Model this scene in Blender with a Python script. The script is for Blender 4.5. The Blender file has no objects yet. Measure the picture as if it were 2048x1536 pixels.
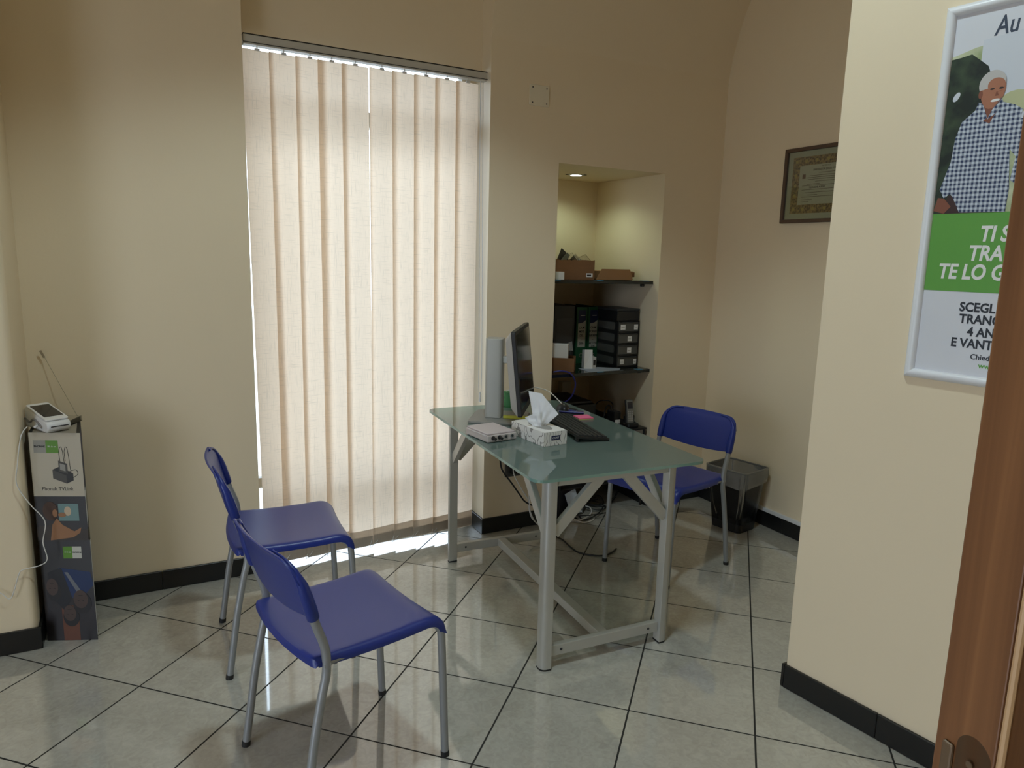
import bpy, math, random
from mathutils import Vector, Matrix
random.seed(7)
S = bpy.context.scene
COL = S.collection
R = math.radians

# ------------------------------------------------------------------ camera
cam_d = bpy.data.cameras.new('camera'); cam = bpy.data.objects.new('camera', cam_d); COL.objects.link(cam)
cam_d.sensor_width = 36.0; cam_d.lens = 1424.82 / 2048 * 36
cam_d.shift_x = (1024 - 1057.8) / 2048; cam_d.shift_y = (762.8 - 768) / 2048
cam_d.clip_start = 0.02
_az, _pi, _ro = R(61.398), R(9.88), R(1.647)
fw = Vector((math.cos(_pi)*math.cos(_az), math.cos(_pi)*math.sin(_az), -math.sin(_pi)))
r0 = fw.cross(Vector((0, 0, 1))).normalized(); u0 = r0.cross(fw)
rr = r0*math.cos(_ro) + u0*math.sin(_ro); uu = u0*math.cos(_ro) - r0*math.sin(_ro)
M = Matrix((rr, uu, -fw)).transposed().to_4x4(); M.translation = (0.082, -2.539, 1.466)
cam.matrix_world = M
S.camera = cam

# ------------------------------------------------------------------ world, daylight, exposure
W = bpy.data.worlds.new('world'); S.world = W; W.use_nodes = True
bg = W.node_tree.nodes['Background']
bg.inputs['Color'].default_value = (0.81, 0.925, 1.09, 1); bg.inputs['Strength'].default_value = 5.0
def portal(name, loc, rot, sx, sy):
    l = bpy.data.lights.new(name, 'AREA'); l.shape = 'RECTANGLE'; l.size = sx; l.size_y = sy
    l.cycles.is_portal = True
    o = bpy.data.objects.new(name, l); COL.objects.link(o); o.location = loc; o.rotation_euler = rot
portal('window_portal', (1.06, 1.25, 1.25), (R(-90), 0, 0), 1.3, 2.6)
portal('shopfront_portal', (-2.95, -2.5, 1.12), (0, R(-90), 0), 2.3, 1.9)
sun_d = bpy.data.lights.new('hazy_sun', 'SUN'); sun_d.energy = 2.5; sun_d.angle = R(11); sun_d.color = (1, .87, .72)
sun = bpy.data.objects.new('hazy_sun', sun_d); COL.objects.link(sun); sun.location = (2, 6, 6)
sun.rotation_euler = Vector((-.2, -1, -1.18)).to_track_quat('-Z', 'Y').to_euler()
S.view_settings.view_transform = 'Standard'; S.view_settings.look = 'None'
S.view_settings.gamma = 1.0; S.view_settings.use_curve_mapping = False
S.view_settings.exposure = 0.12
S.cycles.max_bounces = 10; S.cycles.diffuse_bounces = 7; S.cycles.glossy_bounces = 4
S.cycles.use_adaptive_sampling = True; S.cycles.adaptive_threshold = .02; S.cycles.use_denoising = True
S.cycles.transparent_max_bounces = 16; S.cycles.transmission_bounces = 8
S.cycles.sample_clamp_indirect = 6.0
S.cycles.caustics_reflective = False; S.cycles.caustics_refractive = False

# ------------------------------------------------------------------ materials
MATS = {}
def srgb(r, g, b):
    f = lambda c: (c/255/12.92) if c/255 <= .04045 else ((c/255+.055)/1.055)**2.4
    return (f(r), f(g), f(b), 1)
def mat(name, col, rough=.5, metal=0., spec=.5, var=0., scale=8., bump=0., bscale=60., stretch=None, coat=0.):
    if name in MATS: return MATS[name]
    m = bpy.data.materials.new(name); m.use_nodes = True; nt = m.node_tree; b = nt.nodes['Principled BSDF']
    b.inputs['Base Color'].default_value = col; b.inputs['Roughness'].default_value = rough
    b.inputs['Metallic'].default_value = metal; b.inputs['Specular IOR Level'].default_value = spec
    b.inputs['Coat Weight'].default_value = coat
    tc = nt.nodes.new('ShaderNodeTexCoord'); src = tc.outputs['Object']
    if stretch:
        mp = nt.nodes.new('ShaderNodeMapping'); mp.inputs['Scale'].default_value = stretch
        nt.links.new(src, mp.inputs['Vector']); src = mp.outputs['Vector']
    n = nt.nodes.new('ShaderNodeTexNoise'); n.inputs['Scale'].default_value = scale; n.inputs['Detail'].default_value = 5
    nt.links.new(src, n.inputs['Vector'])
    mx = nt.nodes.new('ShaderNodeMix'); mx.data_type = 'RGBA'
    v = var if var else .04
    mx.inputs[6].default_value = tuple(c*(1-v) for c in col[:3])+(1,); mx.inputs[7].default_value = tuple(min(1, c*(1+v)) for c in col[:3])+(1,)
    nt.links.new(n.outputs['Fac'], mx.inputs[0]); nt.links.new(mx.outputs[2], b.inputs['Base Color'])
    if bump:
        n2 = nt.nodes.new('ShaderNodeTexNoise'); n2.inputs['Scale'].default_value = bscale; n2.inputs['Detail'].default_value = 3
        nt.links.new(src, n2.inputs['Vector'])
        bp = nt.nodes.new('ShaderNodeBump'); bp.inputs['Strength'].default_value = bump; bp.inputs['Distance'].default_value = .002
        nt.links.new(n2.outputs['Fac'], bp.inputs['Height']); nt.links.new(bp.outputs['Normal'], b.inputs['Normal'])
    MATS[name] = m; return m

PAINT = mat('cream_paint', (.79, .675, .49, 1), .55, var=.02, scale=3, bump=.12, bscale=90, spec=.3)
GROUT = mat('dark_grout', (.018, .018, .016, 1), .8)
SKIRT = mat('black_skirting', (.010, .010, .010, 1), .35)
ALU = mat('silver_aluminium', srgb(186, 186, 180), .42, .35, var=.02)
TUBE = mat('grey_powder_tube', srgb(150, 153, 155), .42, .35, var=.02)
BLUE = mat('blue_plastic', (.012, .030, .225, 1), .36, var=.03, bump=.05, bscale=900)
BLACK = mat('black_plastic', (.012, .012, .013, 1), .4)
DARKG = mat('dark_grey_plastic', (.035, .036, .038, 1), .45)
WHITEP = mat('white_plastic', (.72, .72, .72, 1), .35)
PAPER = mat('white_paper', (.80, .80, .79, 1), .8)
GREYSIL = mat('grey_monitor_shell', srgb(165, 165, 162), .45)
CARD = mat('brown_cardboard', srgb(128, 92, 60), .85, var=.10, scale=14, bump=.1, bscale=120, stretch=(1, 1, 6))
CARD2 = mat('tan_cardboard', srgb(150, 112, 74), .85, var=.08, scale=14)
GREEN = mat('green_binder', srgb(18, 78, 48), .5, var=.08)
NAVY = mat('navy_ink', srgb(28, 36, 74), .5)
INK = mat('black_ink', (.01, .01, .012, 1), .6)
TAPE = mat('blue_tape', srgb(60, 120, 150), .5)
PINK = mat('pink_note', srgb(255, 120, 165), .7)
YELL = mat('yellow_highlighter', srgb(205, 205, 70), .4)
CREAMF = mat('cream_window_frame', (.70, .66, .56, 1), .4)
RUB = mat('black_rubber', (.015, .015, .015, 1), .7)
SHELFG = mat('smoked_glass_shelf', (.010, .012, .011, 1), .06, spec=.6)
PAVE = mat('pale_pavement', (.42, .41, .39, 1), .8, var=.12)
SHUT = mat('grey_shading_slats', (.20, .19, .18, 1), .6)
CORDW = mat('white_cord', (.70, .69, .66, 1), .5)
CORDB = mat('black_cord', (.012, .012, .012, 1), .5)
CORDBL = mat('blue_cord', srgb(50, 50, 130), .4)
CHROME = mat('steel', (.55, .55, .55, 1), .3, 1.)

def floor_tile_mat():
    m = bpy.data.materials.new('grey_stone_tile'); m.use_nodes = True; nt = m.node_tree; b = nt.nodes['Principled BSDF']
    g = nt.nodes.new('ShaderNodeNewGeometry')
    n1 = nt.nodes.new('ShaderNodeTexNoise'); n1.inputs['Scale'].default_value = 3.5; n1.inputs['Detail'].default_value = 8; n1.inputs['Roughness'].default_value = .62
    n1.inputs['Distortion'].default_value = .9
    n2 = nt.nodes.new('ShaderNodeTexNoise'); n2.inputs['Scale'].default_value = 38; n2.inputs['Detail'].default_value = 6; n2.inputs['Distortion'].default_value = 1.4
    oi = nt.nodes.new('ShaderNodeObjectInfo')
    off = nt.nodes.new('ShaderNodeVectorMath'); off.operation = 'MULTIPLY_ADD'
    nt.links.new(oi.outputs['Random'], off.inputs[0]); off.inputs[1].default_value = (9, 7, 5)
    nt.links.new(g.outputs['Position'], off.inputs[2])
    for n in (n1, n2): nt.links.new(off.outputs[0], n.inputs['Vector'])
    a = nt.nodes.new('ShaderNodeMath'); a.operation = 'MULTIPLY_ADD'; a.inputs[1].default_value = .55
    nt.links.new(n1.outputs['Fac'], a.inputs[0])
    h = nt.nodes.new('ShaderNodeMath'); h.operation = 'MULTIPLY'; h.inputs[1].default_value = .45; nt.links.new(n2.outputs['Fac'], h.inputs[0])
    nt.links.new(h.outputs[0], a.inputs[2])
    cr = nt.nodes.new('ShaderNodeValToRGB'); cr.color_ramp.elements[0].position = .34; cr.color_ramp.elements[1].position = .68
    cr.color_ramp.elements[0].color = (.395, .385, .340, 1); cr.color_ramp.elements[1].color = (.560, .550, .495, 1)
    nt.links.new(a.outputs[0], cr.inputs[0]); nt.links.new(cr.outputs[0], b.inputs['Base Color'])
    b.inputs['Roughness'].default_value = .07; b.inputs['Specular IOR Level'].default_value = 1.0; b.inputs['Coat Weight'].default_value = 1.0; b.inputs['Coat Roughness'].default_value = .03
    rm = nt.nodes.new('ShaderNodeMapRange'); rm.inputs[3].default_value = .045; rm.inputs[4].default_value = .10
    nt.links.new(n2.outputs['Fac'], rm.inputs[0]); nt.links.new(rm.outputs[0], b.inputs['Roughness'])
    return m
TILE = floor_tile_mat()

def fabric_mat(name, dcol, tcol, fac):
    m = bpy.data.materials.new(name); m.use_nodes = True; nt = m.node_tree
    for n in list(nt.nodes): nt.nodes.remove(n)
    out = nt.nodes.new('ShaderNodeOutputMaterial'); tc = nt.nodes.new('ShaderNodeNewGeometry')
    def thread(sc):
        mp = nt.nodes.new('ShaderNodeMapping'); mp.inputs['Scale'].default_value = sc; nt.links.new(tc.outputs['Position'], mp.inputs['Vector'])
        n = nt.nodes.new('ShaderNodeTexNoise'); n.inputs['Scale'].default_value = 1; n.inputs['Detail'].default_value = 4; n.inputs['Roughness'].default_value = .6
        nt.links.new(mp.outputs[0], n.inputs['Vector']); return n.outputs['Fac']
    a = thread((14, 14, 210)); b = thread((260, 60, 14))
    mx = nt.nodes.new('ShaderNodeMath'); mx.operation = 'MINIMUM'; nt.links.new(a, mx.inputs[0]); nt.links.new(b, mx.inputs[1])
    cr = nt.nodes.new('ShaderNodeMapRange'); cr.inputs[1].default_value = .27; cr.inputs[2].default_value = .46
    cr.inputs[3].default_value = .74; cr.inputs[4].default_value = 1.0
    nt.links.new(mx.outputs[0], cr.inputs[0])
    def scaled(c):
        v = nt.nodes.new('ShaderNodeVectorMath'); v.operation = 'SCALE'; v.inputs[0].default_value = c[:3]
        nt.links.new(cr.outputs[0], v.inputs['Scale']); return v.outputs[0]
    d = nt.nodes.new('ShaderNodeBsdfDiffuse'); t = nt.nodes.new('ShaderNodeBsdfTranslucent')
    d.inputs['Color'].default_value = dcol; nt.links.new(scaled(tcol), t.inputs['Color'])
    ms = nt.nodes.new('ShaderNodeMixShader'); ms.inputs[0].default_value = fac
    nt.links.new(d.outputs[0], ms.inputs[1]); nt.links.new(t.outputs[0], ms.inputs[2]); nt.links.new(ms.outputs[0], out.inputs['Surface'])
    return m
FABRIC = fabric_mat('linen_blind_fabric', (.72, .63, .52, 1), (.93, .745, .57, 1), .62)
HEMF = fabric_mat('linen_hem_fabric', (.60, .53, .44, 1), (.60, .51, .42, 1), .45)
WEIGHT = mat('hem_weight', (.36, .32, .26, 1), .7)

def glass_thin(name, tint, refl_rough=.0):
    m = bpy.data.materials.new(name); m.use_nodes = True; nt = m.node_tree
    for n in list(nt.nodes): nt.nodes.remove(n)
    out = nt.nodes.new('ShaderNodeOutputMaterial'); t = nt.nodes.new('ShaderNodeBsdfTransparent'); t.inputs[0].default_value = tint
    g = nt.nodes.new('ShaderNodeBsdfGlossy'); g.inputs['Roughness'].default_value = refl_rough
    f = nt.nodes.new('ShaderNodeFresnel'); f.inputs[0].default_value = 1.45
    ms = nt.nodes.new('ShaderNodeMixShader'); nt.links.new(f.outputs[0], ms.inputs[0]); nt.links.new(t.outputs[0], ms.inputs[1]); nt.links.new(g.outputs[0], ms.inputs[2])
    nt.links.new(ms.outputs[0], out.inputs['Surface']); return m
PANE = glass_thin('window_glass', (.93, .96, .96, 1))
CLEAR = glass_thin('clear_plastic', (.95, .95, .94, 1), .12)


def table_glass(name, dif, trn, ft):
    m = bpy.data.materials.new(name); m.use_nodes = True; nt = m.node_tree
    for n in list(nt.nodes): nt.nodes.remove(n)
    out = nt.nodes.new('ShaderNodeOutputMaterial')
    t = nt.nodes.new('ShaderNodeBsdfTransparent'); t.inputs[0].default_value = trn
    d = nt.nodes.new('ShaderNodeBsdfDiffuse'); d.inputs[0].default_value = dif
    tl = nt.nodes.new('ShaderNodeBsdfTranslucent'); tl.inputs[0].default_value = dif
    m0 = nt.nodes.new('ShaderNodeMixShader'); m0.inputs[0].default_value = .5; nt.links.new(d.outputs[0], m0.inputs[1]); nt.links.new(tl.outputs[0], m0.inputs[2])
    m1 = nt.nodes.new('ShaderNodeMixShader'); m1.inputs[0].default_value = ft; nt.links.new(m0.outputs[0], m1.inputs[1]); nt.links.new(t.outputs[0], m1.inputs[2])
    g = nt.nodes.new('ShaderNodeBsdfGlossy'); g.inputs['Roughness'].default_value = .02
    f = nt.nodes.new('ShaderNodeFresnel'); f.inputs[0].default_value = 1.95
    m2 = nt.nodes.new('ShaderNodeMixShader'); nt.links.new(f.outputs[0], m2.inputs[0]); nt.links.new(m1.outputs[0], m2.inputs[1]); nt.links.new(g.outputs[0], m2.inputs[2])
    nt.links.new(m2.outputs[0], out.inputs['Surface']); return m
LINER = table_glass('bin_liner_film', (.75, .75, .73, 1), (.96, .96, .95, 1), .68)
TGLASS = table_glass('green_satin_glass', (.56, .76, .71, 1), (.76, .93, .87, 1), .50)
TEDGE = table_glass('green_glass_edge', (.42, .75, .66, 1), (.5, .8, .72, 1), .15)

def wood_mat():
    m = bpy.data.materials.new('brown_wood_veneer'); m.use_nodes = True; nt = m.node_tree; b = nt.nodes['Principled BSDF']
    tc = nt.nodes.new('ShaderNodeTexCoord'); mp = nt.nodes.new('ShaderNodeMapping'); mp.inputs['Scale'].default_value = (60, 1.2, 60)
    nt.links.new(tc.outputs['Object'], mp.inputs[0])
    n = nt.nodes.new('ShaderNodeTexNoise'); n.inputs['Scale'].default_value = 1.5; n.inputs['Detail'].default_value = 6; n.inputs['Distortion'].default_value = .6
    nt.links.new(mp.outputs[0], n.inputs['Vector'])
    cr = nt.nodes.new('ShaderNodeValToRGB'); cr.color_ramp.elements[0].position = .3; cr.color_ramp.elements[1].position = .75
    cr.color_ramp.elements[0].color = srgb(106, 68, 40); cr.color_ramp.elements[1].color = srgb(146, 100, 62)
    nt.links.new(n.outputs['Fac'], cr.inputs[0]); nt.links.new(cr.outputs[0], b.inputs['Base Color']); b.inputs['Roughness'].default_value = .4
    return m
WOOD = wood_mat()
def emit(name, col, st):
    m = bpy.data.materials.new(name); m.use_nodes = True; nt = m.node_tree
    for n in list(nt.nodes): nt.nodes.remove(n)
    e = nt.nodes.new('ShaderNodeEmission'); e.inputs[0].default_value = col; e.inputs[1].default_value = st
    o = nt.nodes.new('ShaderNodeOutputMaterial'); nt.links.new(e.outputs[0], o.inputs[0]); return m

# ------------------------------------------------------------------ mesh helpers
class MB:
    def __init__(s): s.v = []; s.f = []; s.mi = []; s.cur = 0
    def add(s, vs, fs):
        o = len(s.v); s.v += [tuple(v) for v in vs]; s.f += [tuple(i+o for i in f) for f in fs]; s.mi += [s.cur]*len(fs); return s
    def box(s, lo, hi, M=None):
        x0, y0, z0 = lo; x1, y1, z1 = hi
        vs = [Vector(p) for p in ((x0,y0,z0),(x1,y0,z0),(x1,y1,z0),(x0,y1,z0),(x0,y0,z1),(x1,y0,z1),(x1,y1,z1),(x0,y1,z1))]
        if M: vs = [M @ v for v in vs]
        return s.add(vs, [(0,3,2,1),(4,5,6,7),(0,1,5,4),(1,2,6,5),(2,3,7,6),(3,0,4,7)])
    def bar(s, a, b, w, h, up=(0, 0, 1)):
        a = Vector(a); b = Vector(b); d = (b-a); L = d.length; x = d.normalized(); z = Vector(up); y = z.cross(x).normalized(); z = x.cross(y)
        m = Matrix((x, y, z)).transposed().to_4x4(); m.translation = a
        return s.box((0, -w/2, -h/2), (L, w/2, h/2), m)
    def prism(s, poly, z0, z1, M=None):
        n = len(poly); vs = [Vector((x, y, z0)) for x, y in poly] + [Vector((x, y, z1)) for x, y in poly]
        if M: vs = [M @ v for v in vs]
        fs = [tuple(range(n-1, -1, -1)), tuple(range(n, 2*n))] + [(i, (i+1) % n, n+(i+1) % n, n+i) for i in range(n)]
        return s.add(vs, fs)
    def tube(s, pts, r, n=12, smooth=0, closed=False):
        P = [Vector(p) for p in pts]
        if smooth: P = catmull(P, smooth, closed)
        k = len(P); rs = r if isinstance(r, (list, tuple)) else [r]*k
        T = []
        for i in range(k):
            a = P[i-1] if (i > 0 or closed) else P[i]; b = P[(i+1) % k] if (i < k-1 or closed) else P[i]
            T.append((b-a).normalized())
        up = Vector((0, 0, 1)) if abs(T[0].z) < .9 else Vector((1, 0, 0))
        N = (up - T[0]*up.dot(T[0])).normalized(); vs = []
        for i in range(k):
            N = (N - T[i]*N.dot(T[i])).normalized(); B = T[i].cross(N)
            for j in range(n):
                a = 2*math.pi*j/n; vs.append(P[i] + (N*math.cos(a) + B*math.sin(a))*rs[min(i, len(rs)-1)])
        fs = []
        for i in range(k if closed else k-1):
            for j in range(n):
                p, q = i*n, ((i+1) % k)*n
                fs.append((p+j, p+(j+1) % n, q+(j+1) % n, q+j))
        if not closed: fs += [tuple(range(n-1, -1, -1)), tuple((k-1)*n+j for j in range(n))]
        return s.add(vs, fs)
    def cyl(s, a, b, r, r2=None, n=20):
        return s.tube([a, b], [r, r if r2 is None else r2], n)
    def grid(s, fn, nu, nv):
        vs = [fn(i/nu, j/nv) for i in range(nu+1) for j in range(nv+1)]
        fs = [(i*(nv+1)+j, (i+1)*(nv+1)+j, (i+1)*(nv+1)+j+1, i*(nv+1)+j+1) for i in range(nu) for j in range(nv)]
        return s.add(vs, fs)
    def shell(s, fn, off, nu, nv):
        """closed slab between fn(u,v) and off(u,v)"""
        o = len(s.v); A = [fn(i/nu, j/nv) for i in range(nu+1) for j in range(nv+1)]; B = [off(i/nu, j/nv) for i in range(nu+1) for j in range(nv+1)]
        k = len(A); w = nv+1; fs = []
        for i in range(nu):
            for j in range(nv):
                a = i*w+j; fs.append((a, a+w, a+w+1, a+1)); fs.append((k+a, k+a+1, k+a+w+1, k+a+w))
        for i in range(nu):
            a = i*w; fs.append((a, k+a, k+a+w, a+w)); a = i*w+nv; fs.append((a, a+w, k+a+w, k+a))
        for j in range(nv):
            a = j; fs.append((a, a+1, k+a+1, k+a)); a = nu*w+j; fs.append((a, k+a, k+a+1, a+1))
        return s.add(A+B, fs)
    def build(s, name, m, parent=None, smooth=False, bevel=0., seg=2, sub=0):
        me = bpy.data.meshes.new(name); me.from_pydata(s.v, [], s.f); me.update()
        ms = m if isinstance(m, (list, tuple)) else [m]
        for q in ms: me.materials.append(q)
        if len(ms) > 1: me.polygons.foreach_set('material_index', s.mi)
        import bmesh
        bm = bmesh.new(); bm.from_mesh(me); bmesh.ops.recalc_face_normals(bm, faces=bm.faces)
        bm.to_mesh(me); bm.free()
        o = bpy.data.objects.new(name, me); COL.objects.link(o)
        if parent: o.parent = parent
        if smooth:
            me.polygons.foreach_set('use_smooth', [True]*len(me.polygons))
            try: me.set_sharp_from_angle(angle=R(40))
            except Exception: pass
        if bevel:
            b = o.modifiers.new('bevel', 'BEVEL'); b.width = bevel; b.segments = seg; b.limit_method = 'ANGLE'; b.angle_limit = R(35)
        if sub:
            b = o.modifiers.new('sub', 'SUBSURF'); b.levels = sub; b.render_levels = sub
        return o
def catmull(P, k, closed=False):
    out = []; n = len(P)
    for i in range(n if closed else n-1):
        p1, p2 = P[i], P[(i+1) % n]
        p0 = P[i-1] if (i > 0 or closed) else p1; p3 = P[(i+2) % n] if (i+2 < n or closed) else p2
        for j in range(k):
            t = j/k
            out.append(.5*((2*p1) + (p2-p0)*t + (2*p0-5*p1+4*p2-p3)*t*t + (3*p1-p0-3*p2+p3)*t*t*t))
    if not closed: out.append(P[-1])
    return out
def rrect(x0, y0, x1, y1, r, n=6):
    pts = []
    for cx, cy, a0 in ((x1-r, y0+r, -90), (x1-r, y1-r, 0), (x0+r, y1-r, 90), (x0+r, y0+r, 180)):
        for i in range(n+1):
            a = R(a0 + 90*i/n); pts.append((cx+r*math.cos(a), cy+r*math.sin(a)))
    return pts
def ell(cx, cy, rx, ry, n=24, a0=0, a1=360, rot=0):
    c, s = math.cos(R(rot)), math.sin(R(rot)); out = []
    m = n if a1-a0 >= 360 else n+1
    for i in range(m):
        a = R(a0+(a1-a0)*i/n); x, y = rx*math.cos(a), ry*math.sin(a); out.append((cx+c*x-s*y, cy+s*x+c*y))
    return out
def empty(name, loc=(0, 0, 0), rz=0):
    o = bpy.data.objects.new(name, None); COL.objects.link(o); o.location = loc; o.rotation_euler = (0, 0, R(rz)); o.empty_display_size = .05; return o
def tag(o, label, cat, group=None):
    o['label'] = label; o['category'] = cat
    if group: o['group'] = group
    return o
def struct(o): o['kind'] = 'structure'; return o
def dup(o, parent=None, name=None):
    c = o.copy(); COL.objects.link(c); c.parent = parent
    for ch in list(o.children): dup(ch, c)
    return c
def frame(o, x, y):
    x = Vector(x).normalized(); y = Vector(y).normalized(); z = x.cross(y)
    m = Matrix((x, y, z)).transposed().to_4x4(); m.translation = Vector(o); return m
def flat(name, poly, m, parent, F, z0, t=.0003):
    """flat print: polygon in the plane of frame F"""
    return MB().prism(poly, z0, z0+t, F).build(name, m, parent)
def rect(x0, y0, x1, y1): return [(x0, y0), (x1, y0), (x1, y1), (x0, y1)]
def text(name, body, size, m, parent, F, x, y, z0, align='LEFT', rot=0, sx=1., bold=0., shear=0.):
    cu = bpy.data.curves.new(name, 'FONT'); cu.body = body; cu.size = size; cu.align_x = align; cu.extrude = .00015; cu.offset = bold; cu.resolution_u = 3; cu.shear = shear
    t = bpy.data.objects.new('tmp', cu); COL.objects.link(t); bpy.context.view_layer.update()
    me = bpy.data.meshes.new_from_object(t.evaluated_get(bpy.context.evaluated_depsgraph_get()))
    bpy.data.objects.remove(t); bpy.data.curves.remove(cu)
    me.materials.clear(); me.materials.append(m); me.name = name
    o = bpy.data.objects.new(name, me); COL.objects.link(o)
    A = F @ Matrix.Translation((x, y, z0+.0002)) @ Matrix.Rotation(R(rot), 4, 'Z') @ Matrix.Diagonal((sx, 1, 1, 1))
    me.transform(A)
    if parent: o.parent = parent
    return o
ID = Matrix.Identity(4)

# ================================================================== SETTING
YW = .75            # window wall plane
XS = 3.13           # side wall plane
ZS = 2.50           # springing of the vault
RV = 1.2             # vault radius
A0V = R(8)           # slope of the vault where it springs
VCY, VCZ = YW - RV*math.cos(A0V), ZS - RV*math.sin(A0V)
ZC = VCZ + RV
WX0, WX1 = .50, 1.62     # window opening
NX0, NX1, NZ, NY = 2.015, 2.71, 1.95, 1.43   # niche
HY, HZ = .855, 2.353     # window header lip
HT = 2.50                # top of the window itself

# floor: dark grout bed with separate tiles laid diagonally
fl = struct(MB().box((-2.9, -5.2, -.06), (3.4, 1.6, -.0007)).build('floor', GROUT))
fl['label'] = 'grey stone tile floor laid diagonally with dark joints'
tile_me = None
AL = R(-44.5); ca, sa = math.cos(AL), math.sin(AL); TS = .40
cnt = 0
for i in range(-14, 15):
    for j in range(-14, 15):
        u, v = (i+.5)*TS, (j+.5)*TS; x, y = ca*u - sa*v, sa*u + ca*v
        if not (-2.55 < x < 3.2 and -4.95 < y < 1.5): continue
        if y > 1.05 and not (1.8 < x < 2.9): continue
        if tile_me is None:
            h = TS/2 - .0030
            t = MB().box((-h, -h, -.008), (h, h, 0)).build('tile', TILE, fl); tile_me = t.data
            t.location = (x, y, 0); t.rotation_euler = (0, 0, AL)
        else:
            t = bpy.data.objects.new('tile', tile_me); COL.objects.link(t); t.parent = fl
            t.location = (x, y, random.uniform(-.0002, 0)); t.rotation_euler = (0, 0, AL)
        cnt += 1

# window wall (with the window opening and the niche), one plastered piece
w = MB()
w.box((-2.9, YW, 0), (WX0, 1.12, ZC+.1))
w.box((WX0, HY, HZ), (WX1, .90, 2.95)); w.box((WX0, .90, HT), (WX1, 1.12, 2.95))
w.box((WX1, YW, 0), (NX0, 1.12, ZC+.1))
w.box((NX0-.08, 1.12, 0), (NX0, NY+.1, ZC+.1)); w.box((NX0, NY, 0), (NX1, NY+.1, NZ)); w.box((NX1, YW, 0), (XS+.2, NY+.1, ZC+.1))
w.box((NX0, YW, NZ), (NX1, NY+.1, ZC+.1))
w.box((WX0, .59, 2.95), (WX1, 1.12, ZC+.1))
struct(w.build('wall_window', PAINT))
struct(MB().box((XS, -.97, 0), (XS+.2, YW, ZC+.1)).build('wall_side', PAINT))
A0 = Vector((2.002, -.966, 0)); D0 = Vector((.138, -.990, 0)).normalized()
e0 = A0 + D0*1.66
struct(MB().prism([(A0.x, A0.y), (e0.x, e0.y), (3.33, e0.y), (3.33, A0.y)], 0, ZC+.1).build('wall_right', PAINT, bevel=.004))
# left pier with a rounded edge
pier = [(-2.9, .42)] + [(-.345+.025*math.sin(R(a)), .445-.025*math.cos(R(a))) for a in range(0, 91, 15)] + [(-.32, YW), (-2.9, YW)]
struct(MB().prism(pier, 0, ZC+.1).build('wall_pier', PAINT, smooth=True))
b = MB(); b.box((-2.9, -5.2, 0), (-2.7, -3.4, ZC+.1)); b.box((-2.9, -1.6, 0), (-2.7, .42, ZC+.1)); b.box((-2.9, -3.4, 2.25), (-2.7, -1.6, ZC+.1))
struct(b.build('wall_left', PAINT))
b = MB(); b.box((-2.7, -5.2, 0), (2.43, -5.0, ZC+.1))
struct(b.build('wall_back', PAINT))
struct(MB().box((2.23, -5.0, 0), (2.43, e0.y, ZC+.1)).build('wall_rear_right', PAINT))
# wall stub that carries the door
struct(MB().box((1.36, -2.62, 0), (2.24, -2.50, ZC+.1)).build('wall_door', PAINT))

# vaulted ceiling
def arc(x0, x1, a0, n=14):
    g = MB()
    def P(u, v):
        a = R(a0 + (90-a0)*v); return (x0+(x1-x0)*u, VCY + RV*math.cos(a), VCZ + RV*math.sin(a))
    def Q(u, v):
        a = R(a0 + (90-a0)*v); return (x0+(x1-x0)*u, VCY + (RV+.03)*math.cos(a), VCZ + (RV+.03)*math.sin(a))
    g.shell(P, Q, 1, n); return g
c = MB()
za = math.degrees(math.asin((2.95-VCZ)/RV)); zs0 = math.degrees(A0V)
for x0, x1, a0 in ((-2.9, WX0-.003, zs0), (WX0, WX1, za), (WX1+.003, XS+.2, zs0)):
    g = arc(x0, x1, a0); c.add(g.v, g.f)
c.box((-2.9, -5.2, ZC), (XS+.2, VCY+.01, ZC+.1))
# cheeks of the window recess where it cuts into the vault
for xa in (WX0, WX1):
    s = -1 if xa == WX0 else 1
    prof = [(VCY+RV*math.cos(R(a)), VCZ+RV*math.sin(R(a))) for a in [zs0+(za-zs0)*i/8 for i in range(9)]] + [(YW+.001, 2.95)]
    m3 = Matrix(((0, 0, 1, xa), (1, 0, 0, 0), (0, 1, 0, 0), (0, 0, 0, 1)))
    c.prism(prof, 0, s*.04, m3)
struct(c.build('ceiling', PAINT, smooth=True))

# black skirting, laid in separate pieces
def skirting(name, pts, h=.085, t=.011, L=.335):
    root = struct(empty(name))
    for (a, b) in zip(pts[:-1], pts[1:]):
        a = Vector((a[0], a[1], 0)); b = Vector((b[0], b[1], 0)); d = b-a; n = max(1, round(d.length/L)); x = d.normalized(); nrm = Vector((x.y, -x.x, 0))
        for i in range(n):
            p = a + d*(i/n) + x*.0007; q = a + d*((i+1)/n) - x*.0007
            vs = [(p.x, p.y), (q.x, q.y), (q.x+nrm.x*t, q.y+nrm.y*t), (p.x+nrm.x*t, p.y+nrm.y*t)]
            MB().prism(vs, .001, h).build('skirting_tile', SKIRT, root, bevel=.0015, seg=1)
    return root
skirting('baseboard_window', [(-.315, YW), (WX0, YW)])
skirting('baseboard_pier', [(-2.6, .42), (-.309, .42)]); skirting('baseboard_pier_side', [(-.32, .409), (-.32, YW)])
skirting('baseboard_pillar_side', [(WX1, 1.0), (WX1, YW-.011)]); skirting('baseboard_pillar', [(WX1-.011, YW), (NX0+.0, YW)])
skirting('baseboard_niche_left', [(NX0, YW), (NX0, NY)]); skirting('baseboard_niche_back', [(NX0, NY), (NX1, NY)]); skirting('baseboard_niche_right', [(NX1, NY), (NX1, YW-.011)])
skirting('baseboard_corner', [(NX1-.011, YW), (XS, YW)]); skirting('baseboard_side', [(XS, YW), (XS, -.95)])
skirting('baseboard_right', [(A0.x, A0.y), (e0.x, e0.y)]); skirting('baseboard_right_end', [(XS, A0.y), (A0.x-.011, A0.y)])
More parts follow.
